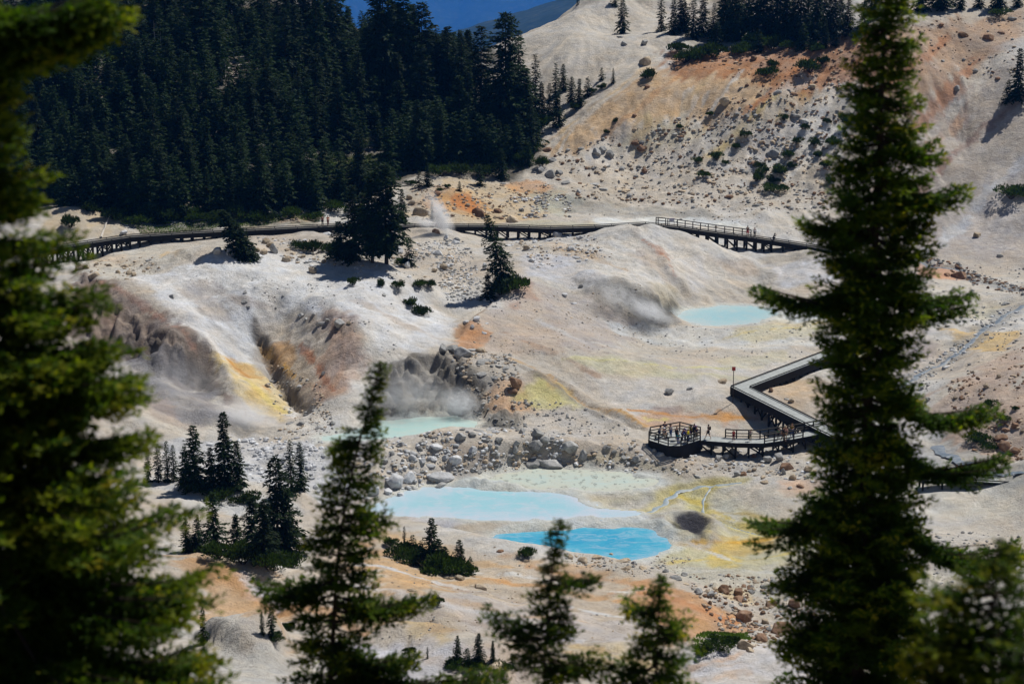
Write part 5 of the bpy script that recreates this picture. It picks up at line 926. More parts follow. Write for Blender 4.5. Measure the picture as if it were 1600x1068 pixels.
# signs
sg = thing('trail_sign', 'small red-topped sign on a thin post at the bend of the angled boardwalk', 'sign', tuple(P3(1145.5, 611, 2.3))); sg.location.z = float(HG(sg.location.x, sg.location.y)); H_ = 2.9 + 2.0 - sg.location.z + .3
M['red'] = flat_mat('red_paint', (.38, .05, .045), .6, .3); M['panel'] = flat_mat('pale_sign_panel', (.5, .5, .56), .5, .3); M['panelp'] = flat_mat('purple_sign_band', (.24, .2, .34), .5, .3)
b = MB(); b.tube([(0, 0, -.2), (0, 0, H_)], [.05, .045], 8); link('post', b.mesh('post', M['bark']), sg); b = MB(); b.beam((-.22, -.05, H_ + .02), (.22, -.05, H_ + .02), .03, .5); link('sign_panel', b.mesh('sign_panel', M['red']), sg)
p = P3(1049.5, 352.5, 9.5); sg = thing('information_panel', 'small pale interpretive panel on two legs beside the upper boardwalk rail', 'sign', tuple(p)); b = MB(); b.beam((-.42, 0, .95), (.42, 0, .95), .04, .5); link('panel', b.mesh('panel', M['panel']), sg); b = MB(); b.beam((-.4, -.03, 1.12), (.4, -.03, 1.12), .02, .12); link('title_band', b.mesh('title_band', M['panelp']), sg)
for s in (-.38, .38): b = MB(); b.beam((s, 0, -.1), (s, 0, .72), .05, .05, (1, 0, 0)); link('leg', b.mesh('leg', M['dark_wood']), sg)
# ------------------------------------------------------------------ people
M['skin'] = flat_mat('skin', (.42, .24, .17), .6, .3, 2, .05); M['skin2'] = flat_mat('tan_skin', (.30, .16, .10), .6, .3, 2, .05)
M['eye'] = flat_mat('eye_dark', (.02, .02, .02), .3, .4, 2, 0)
CLO = {}
def cloth(c):
    if c not in CLO: CLO[c] = flat_mat('cloth', c, .9, .1, 3, .15)
    return CLO[c]
CLC = {'navy': (.02,.025,.06), 'black': (.015,.015,.018), 'grey': (.25,.26,.29), 'white': (.6,.6,.62), 'red': (.42,.03,.03), 'maroon': (.14,.02,.025), 'blue': (.04,.16,.42), 'deepblue': (.03,.06,.30), 'purple': (.10,.06,.28), 'yellow': (.75,.62,.03), 'green': (.06,.28,.12), 'teal': (.03,.25,.30), 'tan': (.4,.3,.2), 'pink': (.5,.3,.26), 'jeans': (.05,.09,.22), 'khaki': (.24,.2,.13), 'brown': (.12,.07,.04), 'orange': (.55,.16,.06), 'olive': (.2,.16,.04)}
def pose(kind):
    J = dict(pel=(0,0,.93), wai=(0,0,1.08), che=(0,0,1.30), nek=(0,-.01,1.47), hed=(0,-.015,1.58), top=(0,-.01,1.69), shl=(-.17,0,1.41), shr=(.17,0,1.41), ell=(-.24,.03,1.13), elr=(.24,.03,1.13), wrl=(-.25,-.05,.88), wrr=(.25,-.05,.88), hil=(-.09,0,.9), hir=(.09,0,.9), knl=(-.10,-.02,.49), knr=(.10,-.02,.49), anl=(-.11,.01,.09), anr=(.11,.01,.09), tol=(-.13,-.15,.035), tor=(.13,-.15,.035))
    def up(**k): J.update(k)
    if kind == 'stride': up(knl=(-.09,-.19,.52), anl=(-.10,-.30,.10), tol=(-.11,-.46,.06), knr=(.09,.10,.49), anr=(.10,.32,.15), tor=(.11,.19,.04), wrl=(-.25,.12,.92), ell=(-.23,.14,1.15), wrr=(.24,-.22,.95), elr=(.24,-.04,1.14))
    if kind == 'camera': up(ell=(-.23,-.12,1.20), wrl=(-.08,-.30,1.44), elr=(.23,-.12,1.20), wrr=(.08,-.30,1.44))
    if kind == 'lean': up(che=(0,-.10,1.28), nek=(0,-.2,1.42), hed=(0,-.25,1.52), top=(0,-.28,1.63), shl=(-.17,-.14,1.38), shr=(.17,-.14,1.38), ell=(-.22,-.30,1.18), elr=(.22,-.30,1.18), wrl=(-.14,-.50,1.10), wrr=(.14,-.50,1.10))
    if kind == 'hold': up(ell=(-.25,-.04,1.15), elr=(.25,-.04,1.15), wrl=(-.10,-.27,1.12), wrr=(.10,-.27,1.12))
    if kind == 'sit': J = {k: (v[0], v[1], v[2] - .44) for k, v in J.items()}; J.update(knl=(-.13,-.42,.50), knr=(.13,-.42,.50), anl=(-.13,-.40,.09), anr=(.13,-.40,.09), tol=(-.14,-.56,.035), tor=(.14,-.56,.035), ell=(-.25,-.10,.72), elr=(.25,-.10,.72), wrl=(-.12,-.33,.58), wrr=(.12,-.33,.58))
    if kind == 'crouch': J = {k: (v[0], v[1] - .05, v[2] - .50) for k, v in J.items()}; J.update(knl=(-.16,-.42,.50), knr=(.14,-.34,.30), anl=(-.13,-.12,.09), anr=(.12,.10,.14), tol=(-.14,-.30,.035), tor=(.12,-.04,.035), nek=(0,-.22,.90), che=(0,-.16,.78), hed=(0,-.27,1.0), top=(0,-.29,1.11), shl=(-.17,-.18,.87), shr=(.17,-.18,.87), ell=(-.24,-.34,.68), elr=(.24,-.34,.68), wrl=(-.07,-.48,.86), wrr=(.07,-.48,.86))
    return J
BR = dict(pel=(.135,.11), wai=(.125,.10), che=(.15,.11), nek=(.055,.055), hed=(.08,.095), top=(.055,.06), shl=(.062,.06), shr=(.062,.06), ell=(.042,.042), elr=(.042,.042), wrl=(.028,.022), wrr=(.028,.022), hil=(.09,.09), hir=(.09,.09), knl=(.058,.06), knr=(.058,.06), anl=(.038,.042), anr=(.038,.042), tol=(.036,.028), tor=(.036,.028))
ED = [('pel','wai'),('wai','che'),('che','nek'),('nek','hed'),('hed','top'),('che','shl'),('che','shr'),('shl','ell'),('ell','wrl'),('shr','elr'),('elr','wrr'),('pel','hil'),('pel','hir'),('hil','knl'),('hir','knr'),('knl','anl'),('knr','anr'),('anl','tol'),('anr','tor')]
def skin_mesh(name, J, edges, infl=0., root='pel', scale=1., trim=None):
    ks = sorted({k for e in edges for k in e}, key=lambda k: (k != root, k)); ix = {k: i for i, k in enumerate(ks)}
    me = bpy.data.meshes.new(name); me.from_pydata([J[k] for k in ks], [(ix[a], ix[b]) for a, b in edges], []); o = bpy.data.objects.new('tmp', me); C.objects.link(o)
    md = o.modifiers.new('s', 'SKIN'); md.use_smooth_shade = True; md.branch_smoothing = .6; o.modifiers.new('u', 'SUBSURF').levels = 1
    for k in ks:
        v = me.skin_vertices[0].data[ix[k]]; base = BR.get(k, (.05, .05)) if k in BR else J['_r'][k]; v.radius = (base[0] + infl, base[1] + infl); v.use_root = (k == root)
    dg = bpy.context.evaluated_depsgraph_get(); out = bpy.data.meshes.new_from_object(o.evaluated_get(dg)); out.name = name; bpy.data.objects.remove(o); return out
def hand_mb(b, J, s):
    w_ = Vector(J['wr' + s]); e = Vector(J['el' + s]); d = (w_ - e).normalized(); sd = -1 if s == 'l' else 1; acr = d.cross(Vector((sd, 0, 0))); acr = acr.normalized() if acr.length > .2 else Vector((0, -1, 0)); nrm = d.cross(acr).normalized()
    b.tube([w_ - d * .01, w_ + d * .03, w_ + d * .085], [.022, .036, .030], 8)
    for i, L in enumerate((.068, .078, .072, .056)):
        o = acr * (-.027 + .018 * i); k0 = w_ + d * .078 + o; curl = nrm * (.018 * sd); b.tube([k0, k0 + d * L * .5 + curl * .4, k0 + d * L + curl * 1.3], [.0095, .0085, .006], 6)
    b.tube([w_ + d * .03 - acr * .025, w_ + d * .06 - acr * .052, w_ + d * .088 - acr * .058 + nrm * .012 * sd], [.012, .010, .007], 6)
BODY = {}
def body(kind):
    if kind in BODY: return BODY[kind]
    J = pose(kind); me = skin_mesh('body', J, ED); b = MB(); h = Vector(J['hed']); hand_mb(b, J, 'l'); hand_mb(b, J, 'r')
    b.tube([h + Vector((0, -.085, .02)), h + Vector((0, -.112, -.012))], [.010, .016], 6); 
    for s in (-1, 1): b.tube([h + Vector((s * .078, .01, -.02)), h + Vector((s * .094, .012, .0)), h + Vector((s * .082, .014, .022))], [.010, .016, .010], 6)
    b.tube([h + Vector((-.024, -.088, -.045)), h + Vector((.024, -.088, -.045))], [.007, .007], 6); n1_ = len(b.f)
    for s in (-1, 1): b.tube([h + Vector((s * .032, -.079, .022)), h + Vector((s * .032, -.092, .022))], [.011, .006], 6)
    bm = bmesh.new(); bm.from_mesh(me); t = bpy.data.meshes.new('t'); t.from_pydata(b.v, [], b.f); k0 = len(bm.faces); bm.from_mesh(t); bm.faces.ensure_lookup_table()
    for f in bm.faces: f.smooth = True
    for i, f in enumerate(bm.faces):
        if i >= k0 + n1_: f.material_index = 1
    bm.to_mesh(me); bm.free(); hair = MB(); hb = h + Vector((0, .018, .03)); V, F = ico(2); 
    keep = [f for f in F if not (V[f][:, 1].mean() < -.35 and V[f][:, 2].mean() < .45) and V[f][:, 2].mean() > -.75]; hair.add([hb + Vector((v[0] * .096, v[1] * .108, v[2] * .118)) for v in V], [tuple(f) for f in keep])
    tor = [e for e in ED if e[0] in ('pel', 'wai') and e[1] in ('wai', 'che')] + [('che','shl'),('che','shr')]
    Jm = dict(J)
    for s in 'lr': Jm['m' + s] = tuple(np.array(J['sh' + s]) * .35 + np.array(J['el' + s]) * .65); Jm['q' + s] = tuple(np.array(J['kn' + s]) * 1.0 + np.array((0, .01, .02)))
    Jm['_r'] = {'ml': (.052, .052), 'mr': (.052, .052), 'ql': (.072, .072), 'qr': (.072, .072)}
    Jm['pel'] = J['pel']; shirt = skin_mesh('shirt', Jm, tor + [('shl','ml'),('shr','mr')], .018); jacket = skin_mesh('jacket', Jm, tor + [('shl','ell'),('ell','wrl'),('shr','elr'),('elr','wrr')], .020)
    shorts = skin_mesh('shorts', Jm, [('pel','hil'),('pel','hir'),('hil','ql'),('hir','qr')], .012); trou = skin_mesh('trousers', Jm, [('pel','hil'),('pel','hir'),('hil','knl'),('hir','knr'),('knl','anl'),('knr','anr')], .016)
    pk = MB(); c_ = Vector(J['che']); c0_ = c_ + Vector((0, .20, -.03)); V, F = ico(2); Vp = np.sign(V) * np.abs(V)**.6; pk.add([c0_ + Vector((v[0] * .15, v[1] * .09, v[2] * .22)) for v in Vp], [tuple(f) for f in F])
    for s in (-1, 1): pk.tube([c_ + Vector((s * .09, .14, .12)), c_ + Vector((s * .10, .0, .155)), c_ + Vector((s * .10, -.135, .04)), c_ + Vector((s * .12, -.09, -.13)), c_ + Vector((s * .12, .12, -.18))], [.02] * 5, 5)
    hat = MB(); hat.tube([h + Vector((0, 0, .055)), h + Vector((0, 0, .068)), h + Vector((0, 0, .072)), h + Vector((0, 0, .15)), h + Vector((0, 0, .165))], [.165, .165, .105, .095, .04], 14)
    BODY[kind] = dict(body=me, hair=hair.mesh('hair', None, True), shirt=shirt, jacket=jacket, shorts=shorts, trousers=trou, backpack=pk.mesh('backpack', None, True), hat=hat.mesh('hat', None, True)); return BODY[kind]
def person(px, py, z, rz, kind, top, bot, label, jacket=False, shorts=False, pack=None, hat=None, hair='brown', skin='skin', H=1.75, exact=None):
    p = P3(px, py, z); 
    if exact is not None: p = Vector(exact)
    B = body(kind); o = link('person', B['body'].copy(), None, p, (0, 0, rz), H / 1.75); o.data.materials.clear(); o.data.materials.append(M[skin]); o.data.materials.append(M['eye']); tagp(o, label, 'person', 'visitors on the boardwalks')
    def part(n_, k, c_): me = B[k].copy(); me.materials.clear(); me.materials.append(cloth(CLC[c_])); link(n_, me, o)
    part('jacket' if jacket else 'shirt', 'jacket' if jacket else 'shirt', top); part('shorts' if shorts else 'trousers', 'shorts' if shorts else 'trousers', bot)
    if hat: part('hat', 'hat', hat)
    part('hair', 'hair', hair)
    if pack: part('backpack', 'backpack', pack)
pd = PZ + .005
person(1029.5, 685, pd, 1.3, 'lean', 'grey', 'navy', 'person in a grey shirt leaning on the left rail of the platform', hair='black')
person(1038.5, 680.5, pd, 2.8, 'hold', 'navy', 'black', 'tall person in a navy shirt at the back left of the platform', jacket=True, hair='black', H=1.85)
bl = Vector(bn.location); person(0, 0, 0, .3, 'sit', 'grey', 'khaki', 'seated person in a grey shirt and white hat on the platform bench', hat='white', exact=(bl.x + .35, bl.y + .12, pd))
person(1057, 687.5, pd, 2.2, 'stand', 'black', 'black', 'person in black turned away in the middle of the platform', jacket=True, hair='brown', H=1.7)
person(1059.5, 693.5, pd, .2, 'hold', 'teal', 'deepblue', 'short person in a teal jacket and bright blue trousers by the front rail', jacket=True, hair='brown', H=1.5)
person(1070.5, 690.5, pd, -2.2, 'hold', 'deepblue', 'navy', 'person in a blue jacket with purple hood beside the yellow backpack', jacket=True, hair='purple', H=1.72)
person(1075, 691, pd, 3.0, 'stand', 'purple', 'jeans', 'person carrying a bright yellow backpack on the platform', pack='yellow', hair='brown', H=1.7)
person(1080, 685.5, pd, -1.7, 'camera', 'olive', 'black', 'person in dark olive raising a camera on the right side of the platform', jacket=True, hair='black', H=1.8, pack='black')
person(1084.5, 684, pd, -1.2, 'hold', 'black', 'black', 'dark-clothed person with a backpack by the platform exit', jacket=True, pack='purple', hair='black', H=1.8)
person(1066, 689, pd, 1.8, 'lean', 'maroon', 'navy', 'person in a maroon top behind the blue-jacketed visitor on the platform', hair='black', H=1.7)
person(1088, 687, pd, .6, 'stand', 'navy', 'khaki', 'person in navy top and khaki trousers in the right corner of the platform', hair='brown', H=1.72)
person(1048, 683, pd, -.8, 'hold', 'white', 'jeans', 'person in a white top and jeans at the rear rail of the platform', hair='brown', H=1.68)
person(1106.5, 685.5, .34, -1.57, 'stride', 'black', 'black', 'person in black shorts and backpack striding onto the platform walkway', shorts=True, pack='black', hair='black', H=1.85)
person(1146, 688, .34, 0.4, 'stand', 'red', 'maroon', 'short person in a red shirt behind the railed walkway rail', hair='brown', H=1.4)
person(1172, 689, .36, 2.6, 'lean', 'grey', 'khaki', 'person in faded grey leaning on the railed walkway rail', hair='brown', H=1.5)
person(1216, 686, .5, .2, 'stand', 'green', 'black', 'child in a green shirt on the railed walkway', hair='brown', H=1.35)
person(1223.5, 688, .5, 1.0, 'stride', 'black', 'brown', 'dark-clothed person beside the person in the pale hat on the railed walkway', hair='black', H=1.75)
person(1227, 687, .53, -.4, 'stand', 'pink', 'tan', 'person in pale pink with a tan hat on the railed walkway', hat='tan', hair='brown', H=1.75, jacket=True)
person(1237, 683, .64, -.2, 'hold', 'olive', 'jeans', 'person in an olive top and jeans with a brown hat at the ramp foot', hat='brown', hair='brown', H=1.75)
person(1168, 369.8, 7.53, 2.9, 'stand', 'black', 'red', 'person in a black shirt and dark red shorts on the upper boardwalk', shorts=True, hair='black', H=1.85)
person(1179, 371, 7.34, .2, 'stand', 'white', 'black', 'person in a white shirt next to the red-shorted walker on the upper boardwalk', hair='black', H=1.68)
person(1208, 375, 6.87, 1.2, 'crouch', 'black', 'black', 'crouching dark figure with a brimmed hat at the end of the upper railing', hat='black', hair='black', jacket=True)
person(512.5, 353, 9.92, .3, 'stride', 'orange', 'maroon', 'walker in an orange shirt on the boardwalk by the forest', hair='brown', H=1.75)
person(504, 353.3, 9.92, .5, 'stand', 'maroon', 'black', 'dark-clothed companion just left of the orange-shirted walker', hair='black', H=1.7)
person(1494, 746.5, -.89, .3, 'stride', 'blue', 'deepblue', 'person in light blue on the lower boardwalk at right', hair='brown', H=1.65)
person(1500.5, 746.5, -.89, -.2, 'stand', 'maroon', 'red', 'person in dark red on the lower boardwalk at right', hair='brown', H=1.8)
person(1516, 746.5, -.89, -1.2, 'hold', 'tan', 'brown', 'person in brown behind the big fir on the lower boardwalk', hair='black', H=1.7)
# ------------------------------------------------------------------ foreground conifers
def near_tree(name, label, px0, D, base_dpx, tip, prof, seed, nmat, sides_ = None, dens=1.0, spray=.085, extra=(), trunk_r=.12, lean_pts=None, gaps=.0, gold_at=.80, sagk=.10):
    """tip = (px,py) of the leader; prof = [(py, half width px)] ; D = distance in metres"""
    r = np.random.default_rng(seed); k = D / FPX; top = at_y(tip[0], tip[1], D); xb = (px0 - 800) * k; zb = float(HG(xb, D)) - .3
    H = top[2] - zb; root = thing(name, label, 'tree', (xb, D, zb)); pys = np.array([p[0] for p in prof], float); zs = np.array([at_y(px0, q, D)[2] for q in pys]) - zb; hw = np.array([p[1] for p in prof], float) * k
    o_ = np.argsort(zs); zs, hw = zs[o_], hw[o_]
    if lean_pts is None: lean_pts = [(tip[1], tip[0])]
    lz = [at_y(px0, q, D)[2] - zb for q, _ in lean_pts]; lx = [(x - px0) * k for _, x in lean_pts]; o2 = np.argsort(lz); lz = np.r_[0, np.array(lz)[o2]]; lx = np.r_[0, np.array(lx)[o2]]
    axx = lambda z: np.interp(z, lz, lx)
    b = MB(); hz = np.linspace(0, 1, 14); tz = hz * H; b.tube([(axx(z), 0, z) for z in tz], [max(.006, trunk_r * (1 - t)**.8 * min(1, H / 8)) for t in hz], 9); zlow = max(.8, zs[0] - 2.2); nb = int((H - zlow) * 30 * dens); P_, D_, L_, tipf = [], [], [], []; lb = b
    bl = []
    for i in range(nb):
        z = zlow + (H - zlow) * (i + r.uniform(-.5, .5)) / nb; R = float(np.interp(z, zs, hw)); az = r.uniform(0, 2 * math.pi); Lb = R * r.choice([1.12, .95, .75, .55], p=[.18, .50, .25, .07]) * r.uniform(.9, 1.12)
        if gaps and vn(np.array([z * 1.7]), np.array([seed * 1.]), seed)[0] < gaps - .5: Lb *= .45
        bl.append((z, az, max(.06, Lb), None))
    for (pxe, pye, pz) in extra:        # long limbs: end px, end py, root py
        e = at_y(pxe, pye, D); z0 = at_y(px0, pz, D)[2] - zb
        for j in range(7): bl.append((z0 + r.uniform(-.12, .12), None, None, (e[0] - xb + r.uniform(-.25, .05), r.uniform(-.3, .3), e[2] - zb + r.uniform(-.12, .12))))
    for z, az, Lb, end in bl:
        x0 = axx(z)
        if end is None:
            el = .25 * (z / H - .6) + r.normal(-.02, .09) + .35 * max(0, (z / H - .85)) * 6; e = np.array([x0 + math.cos(az) * math.cos(el) * Lb, math.sin(az) * math.cos(el) * Lb, z + math.sin(el) * Lb])
        else: e = np.array(end); Lb = float(np.linalg.norm(e - np.array([x0, 0, z])))
        p0 = np.array([x0, 0, z]); sag = -sagk * Lb; n_ = max(3, int(Lb / .085)); s = np.linspace(0, 1, n_ + 1); pts = p0 + (e - p0) * s[:, None]; pts[:, 2] += 4 * sag * s * (1 - s)
        lb.tube([pts[0], pts[n_ // 2], pts[-1]], [.010 + .008 * Lb, .007 + .003 * Lb, .003], 4, False)
        dr = norm(np.diff(pts, axis=0)); base_az = math.atan2(e[1] - p0[1], e[0] - p0[0])
        for j in range(n_):
            f = s[j + 1]
            if f * Lb < .10 and Lb > .35: continue
            for sg in (-1, 0, 1):
                tl = (.05 + .36 * min(Lb, 1.1) * (1 - f * .72)) * r.uniform(.6, 1.15) if sg else .08; a = base_az + sg * r.uniform(.6, 1.05); e2 = r.normal(-.05, .22); td = np.array([math.cos(a) * math.cos(e2), math.sin(a) * math.cos(e2), math.sin(e2)]); m_ = max(2, int(tl / .035)); tt = np.linspace(.1, 1, m_)
                q = pts[j + 1] + td * (tl * tt)[:, None]; q[:, 2] -= .12 * tl * tt**2; q = np.repeat(q, 3, 0); a2 = a + r.normal(0, .75, len(q)); e3 = r.normal(.12, .38, len(q)); P_.append(q); D_.append(np.c_[np.cos(a2) * np.cos(e3), np.sin(a2) * np.cos(e3), np.sin(e3)]); L_.append(spray * min(1, .45 + Lb * 1.6) * r.uniform(.6, 1.25, len(q))); tipf.append(np.full(len(q), f) * np.repeat(tt, 3))
    P_, D_, L_, tipf = map(np.concatenate, (P_, D_, L_, tipf)); V, F = leaves(P_, D_, L_, L_ * r.uniform(.28, .45, len(L_)), r)
    gold = (tipf + r.normal(0, .18, len(tipf)) + .35 * vn(P_[:, 0] * 2.5, P_[:, 2] * 2.5 + P_[:, 1], seed) > gold_at).astype(int)
    link('trunk', lb.mesh('trunk', M['bark'], True), root); link('crown', mesh_np('crown', V, F, True, [M['near'], M['near_gold']], None, gold), root); return len(F)
tot = 0
tot += near_tree('foreground_fir', 'tall blurred dark fir standing in front of the right half of the basin', 1378, 25, 0, (1378, -190), [(-190, 0), (-60, 25), (0, 36), (100, 46), (200, 55), (300, 78), (460, 84), (560, 70), (700, 76), (850, 98), (1068, 118), (1400, 150)], 1, 'near', extra=((1208, 455, 440), (1505, 300, 290), (1205, 830, 760), (1235, 905, 850), (1600, 870, 780), (1515, 460, 440), (1545, 640, 600), (1465, 232, 215), (1235, 1010, 950), (1560, 720, 680), (1275, 345, 335), (1580, 1000, 920)), trunk_r=.10, dens=3.3, sagk=.2)
tot += near_tree('foreground_fir', 'dense blurred fir with golden-green tips filling the left edge', -60, 15.5, 0, (-60, -330), [(-330, 0), (0, 75), (100, 95), (200, 85), (300, 105), (360, 130), (430, 165), (550, 205), (650, 228), (770, 280), (930, 335), (1068, 365), (1500, 420)], 2, 'near', extra=((188, 15, 40), (150, 50, 70), (108, 75, 90), (170, 8, 30), (95, 60, 70), (215, 600, 560), (320, 930, 880), (350, 1060, 1000), (215, 700, 660)), trunk_r=.12, dens=3.0, gold_at=.62)
tot += near_tree('foreground_fir', 'half-grown foreground fir with its thin top leaning right', 497, 22, 0, (588, 568), [(568, 1), (590, 5), (620, 12), (660, 22), (700, 32), (760, 42), (850, 46), (930, 54), (1000, 58), (1068, 66), (1300, 95)], 3, 'near', lean_pts=[(568, 588), (620, 572), (700, 548), (800, 522), (900, 508), (1068, 494)], extra=((662, 935, 940), (775, 1052, 1050), (640, 1040, 1030), (608, 820, 815), (440, 925, 915), (560, 700, 690)), trunk_r=.06, dens=2.1)
tot += near_tree('foreground_fir', 'thin sparse young fir in front of the turquoise pool', 852, 20, 0, (880, 815), [(815, 1), (850, 5), (880, 12), (920, 26), (980, 38), (1040, 48), (1068, 52), (1300, 75)], 4, 'near', lean_pts=[(815, 880), (860, 870), (950, 860), (1068, 853)], extra=((950, 1030, 1035), (798, 975, 985), (920, 905, 915), (905, 980, 985)), trunk_r=.045, dens=2.3, gold_at=.66, spray=.075)
tot += near_tree('foreground_fir', 'short young fir right of the thin sparse one at the bottom', 1040, 20, 0, (1048, 905), [(905, 1), (930, 5), (960, 20), (1000, 34), (1068, 50), (1300, 75)], 5, 'near', lean_pts=[(905, 1048), (1068, 1040)], extra=((1000, 945, 960), (1082, 985, 990), (985, 1045, 1050)), trunk_r=.045, dens=3.0, gold_at=.66, spray=.075)
tot += near_tree('foreground_fir', 'yellow-green young fir at the bottom right corner', 1608, 13, 0, (1602, 845), [(845, 3), (880, 30), (920, 55), (970, 85), (1020, 105), (1068, 118), (1400, 170)], 6, 'near', extra=((1490, 1005, 1000), (1500, 940, 945), (1475, 1060, 1050)), trunk_r=.05, dens=2.0, gold_at=.55)
print('NEARFACES', tot)
# ------------------------------------------------------------------ steam
def steam(name, label, px, py, size, tilt, dens, lo=.40, rise=(0, 0, 0), col=(.98, .99, 1)):
    p = hit(px, py); V, F = ico(3); me = mesh_np(name, V, F, True); o = link(name, me, None, (p[0] + rise[0], p[1] + rise[1], p[2] + rise[2]), tilt, size)
    m = bpy.data.materials.new('steam'); m.use_nodes = True; nt = m.node_tree; nt.nodes.remove(nt.nodes['Principled BSDF']); pv = nt.nodes.new('ShaderNodeVolumePrincipled'); pv.inputs['Color'].default_value = (*col, 1); pv.inputs['Anisotropy'].default_value = 0.0
    tc = nd(nt, 'ShaderNodeTexCoord'); ln = nd(nt, 'ShaderNodeVectorMath', operation='LENGTH'); nt.links.new(tc.outputs['Object'], ln.inputs[0]); f = ramp(nt, ln.outputs['Value'], [(0, g3(1)), (.35, g3(.55)), (.65, g3(.18)), (.95, g3(0))])
    no = noise(nt, 2.4, 6, .66, tc.outputs['Object']); no.inputs['Distortion'].default_value = 1.3; nr = ramp(nt, no.outputs[0], [(lo, g3(0)), (lo + .34, g3(1))])
    mu = nd(nt, 'ShaderNodeMath', operation='MULTIPLY'); nt.links.new(f.outputs[0], mu.inputs[0]); nt.links.new(nr.outputs[0], mu.inputs[1]); m2 = nd(nt, 'ShaderNodeMath', operation='MULTIPLY'); nt.links.new(mu.outputs[0], m2.inputs[0]); m2.inputs[1].default_value = dens
    nt.links.new(m2.outputs[0], pv.inputs['Density']); nt.links.new(pv.outputs[0], nt.nodes['Material Output'].inputs['Volume']); me.materials.append(m); tagp(o, label, 'steam', None, 'stuff')
steam('steam', 'white steam plume rising from the vent behind the rubble by the boardwalk', 697, 366, (1.9, 1.7, 5.2), (0, -.45, 0), 5.5, .38, rise=(-.9, 0, 2.8))
steam('steam', 'bluish steam drifting left from the small vent over the boardwalk', 672, 360, (3.0, 1.6, 1.2), (0, .2, 0), 4.5, .42, rise=(-.3, 0, 1.2))
steam('steam', 'drifting white steam along the fumarole bank beside the oval pool', 1015, 500, (4.4, 2.4, 2.1), (0, .5, 0), 3.2, .38, rise=(0, -.5, 1.3))
steam('steam', 'thin steam above the fumarole bank', 965, 480, (5.0, 2.5, 2.6), (0, .5, 0), 1.6, .42, rise=(0, -.5, 1.7))
steam('steam', 'veil of steam over the pale green pool and the grey cliff', 640, 642, (9.0, 4.0, 4.0), (0, .1, 0), .5, .38, rise=(0, -.5, 2.2))
steam('steam', 'steam patch at the right end of the pale green pool', 722, 650, (3.4, 2.2, 2.6), (0, .3, 0), 2.4, .38, rise=(0, -.5, 1.6))
steam('steam', 'soft steam pooling at the foot of the brown bank', 390, 660, (5.0, 2.8, 2.6), (0, .2, 0), 2.2, .38, rise=(0, -1, 1.2))
steam('steam', 'thin steam drifting up the brown bank', 300, 615, (7.0, 3, 3.4), (0, .6, 0), .3, .38, rise=(0, -1, 2.2))
steam('steam', 'faint blue wisp of steam before the dark forest', 415, 308, (4.0, 2, 2.0), (0, .1, 0), .3, .42, rise=(0, -1, 2.0))
# ------------------------------------------------------------------ far hills and air
fm_, nt, b_ = mat('distant_forest', .95, .05); geo = nd(nt, 'ShaderNodeNewGeometry'); a = noise(nt, .02, 8, .75, geo.outputs['Position']); r_ = ramp(nt, a.outputs[0], [(.35, (.012, .022, .016)), (.55, (.03, .045, .03)), (.72, (.09, .09, .075))]); nt.links.new(r_.outputs[0], b_.inputs['Base Color'])
def hills(label, y0, y1, crest, seed, amp, wd=3500, B=760):
    gx = np.linspace(-wd, wd, 300); gy = np.linspace(y0, y1, 90); GX, GY = np.meshgrid(gx, gy); t = (GY - y0) / (y1 - y0)
    Z = -B + (crest(GX) + B) * np.sin(np.clip(t * 1.25, 0, 1) * math.pi / 2)**1.2 + amp * (ridged(GX / 900, GY / 1100, seed, 5) - .3) * np.sin(np.clip(t, 0.02, 1) * math.pi)**.5 + 6 * fbm(GX / 40, GY / 60, seed + 3, 3)
    ids = np.arange(GX.size).reshape(GX.shape); q = np.stack([ids[:-1, :-1], ids[:-1, 1:], ids[1:, 1:], ids[1:, :-1]], -1).reshape(-1, 4); tagp(link('hills', mesh_np('hills', np.stack([GX, GY, Z], -1).reshape(-1, 3), q, True, [fm_])), label, kind='structure')
hills('darker forested ridge beyond the basin rim', 3600, 5600, lambda x: -430 + .30 * np.clip(x + 100, -300, 900), 3, 22, 4000, 1300)
hills('far hazy blue mountainside filling the gap above the trees', 15000, 29000, lambda x: 120 + 150 * np.sin(x / 2300), 9, 420, 12000, 1740)
hz = MB(); V = [(x, y, z) for x in (-16500, 16500) for y in (-1200, 31500) for z in (-1790, 640)]; hz.add(V, [(0, 1, 3, 2), (4, 6, 7, 5), (0, 4, 5, 1), (2, 3, 7, 6), (0, 2, 6, 4), (1, 5, 7, 3)]); hm = bpy.data.materials.new('haze'); hm.use_nodes = True; nt = hm.node_tree; nt.nodes.remove(nt.nodes['Principled BSDF'])
pv = nt.nodes.new('ShaderNodeVolumePrincipled'); pv.inputs['Color'].default_value = (.055, .33, 1, 1); pv.inputs['Density'].default_value = 0.5e-4; pv.inputs['Anisotropy'].default_value = 0.3; nt.links.new(pv.outputs[0], nt.nodes['Material Output'].inputs['Volume']); tagp(link('haze', hz.mesh('haze', hm)), 'thin blue air between the basin and the far mountain', 'haze', None, 'stuff')
finish_labels()
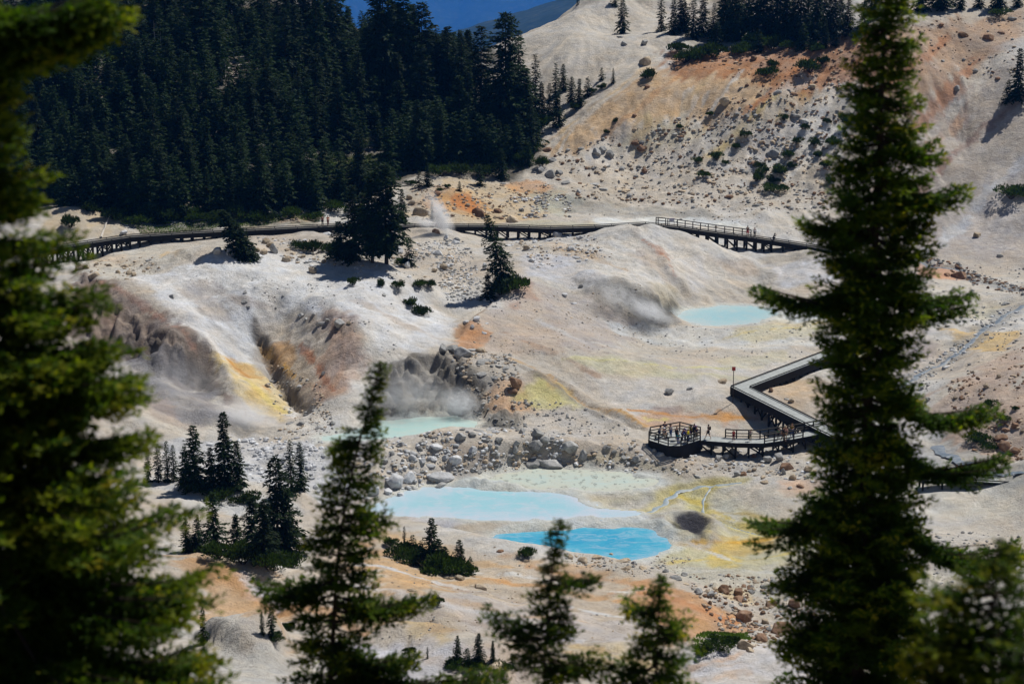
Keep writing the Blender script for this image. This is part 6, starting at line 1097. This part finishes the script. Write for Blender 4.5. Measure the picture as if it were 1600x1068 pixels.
for o in list(C.objects):
    l = o.get('label')
    if l and len(l.replace('-', ' ').split()) > 16: print('LONG', o.name, l)
# ------------------------------------------------------------------ light, sky, camera
EL = math.radians(57); AZ = math.atan2(.72, .69)
sd_ = Vector((math.sin(AZ) * math.cos(EL), math.cos(AZ) * math.cos(EL), math.sin(EL)))
sl_ = bpy.data.lights.new('sun', 'SUN'); sl_.energy = 5.0; sl_.angle = math.radians(.5); sl_.color = (1, .955, .89)
so = link('sun', sl_, None, (0, 0, 200)); so.rotation_euler = (-sd_).to_track_quat('-Z', 'Y').to_euler()
w = bpy.data.worlds.new('World'); bpy.context.scene.world = w; w.use_nodes = True; nt = w.node_tree
sky = nt.nodes.new('ShaderNodeTexSky'); sky.sky_type = 'NISHITA'; sky.sun_disc = False; sky.sun_elevation = EL; sky.sun_rotation = AZ; sky.altitude = 2500; sky.air_density = 1; sky.dust_density = .3
bg = nt.nodes['Background']; nt.links.new(sky.outputs[0], bg.inputs[0]); bg.inputs[1].default_value = .05
cd = bpy.data.cameras.new('camera'); cam = link('camera', cd, None, (0, 0, CAMZ), (math.pi / 2 - TH, 0, 0)); cd.sensor_width = 36; cd.lens = FPX / 1600 * 36; cd.clip_end = 40000; cd.clip_start = .5
cd.dof.use_dof = True; cd.dof.focus_distance = 245; cd.dof.aperture_fstop = 1.75; cd.dof.aperture_blades = 0
sc = bpy.context.scene; sc.camera = cam
sc.view_settings.view_transform = 'Standard'; sc.view_settings.look = 'None'; sc.view_settings.exposure = .02; sc.view_settings.gamma = 1
sc.render.engine = 'CYCLES'; sc.cycles.use_denoising = True; sc.cycles.denoiser = 'OPENIMAGEDENOISE'; sc.cycles.denoising_input_passes = 'RGB_ALBEDO_NORMAL'; sc.cycles.denoising_prefilter = 'ACCURATE'; sc.cycles.max_bounces = 8; sc.cycles.diffuse_bounces = 3; sc.cycles.glossy_bounces = 2; sc.cycles.transmission_bounces = 2; sc.cycles.volume_bounces = 4; sc.cycles.volume_step_rate = .8; sc.cycles.volume_max_steps = 128; sc.cycles.transparent_max_bounces = 6
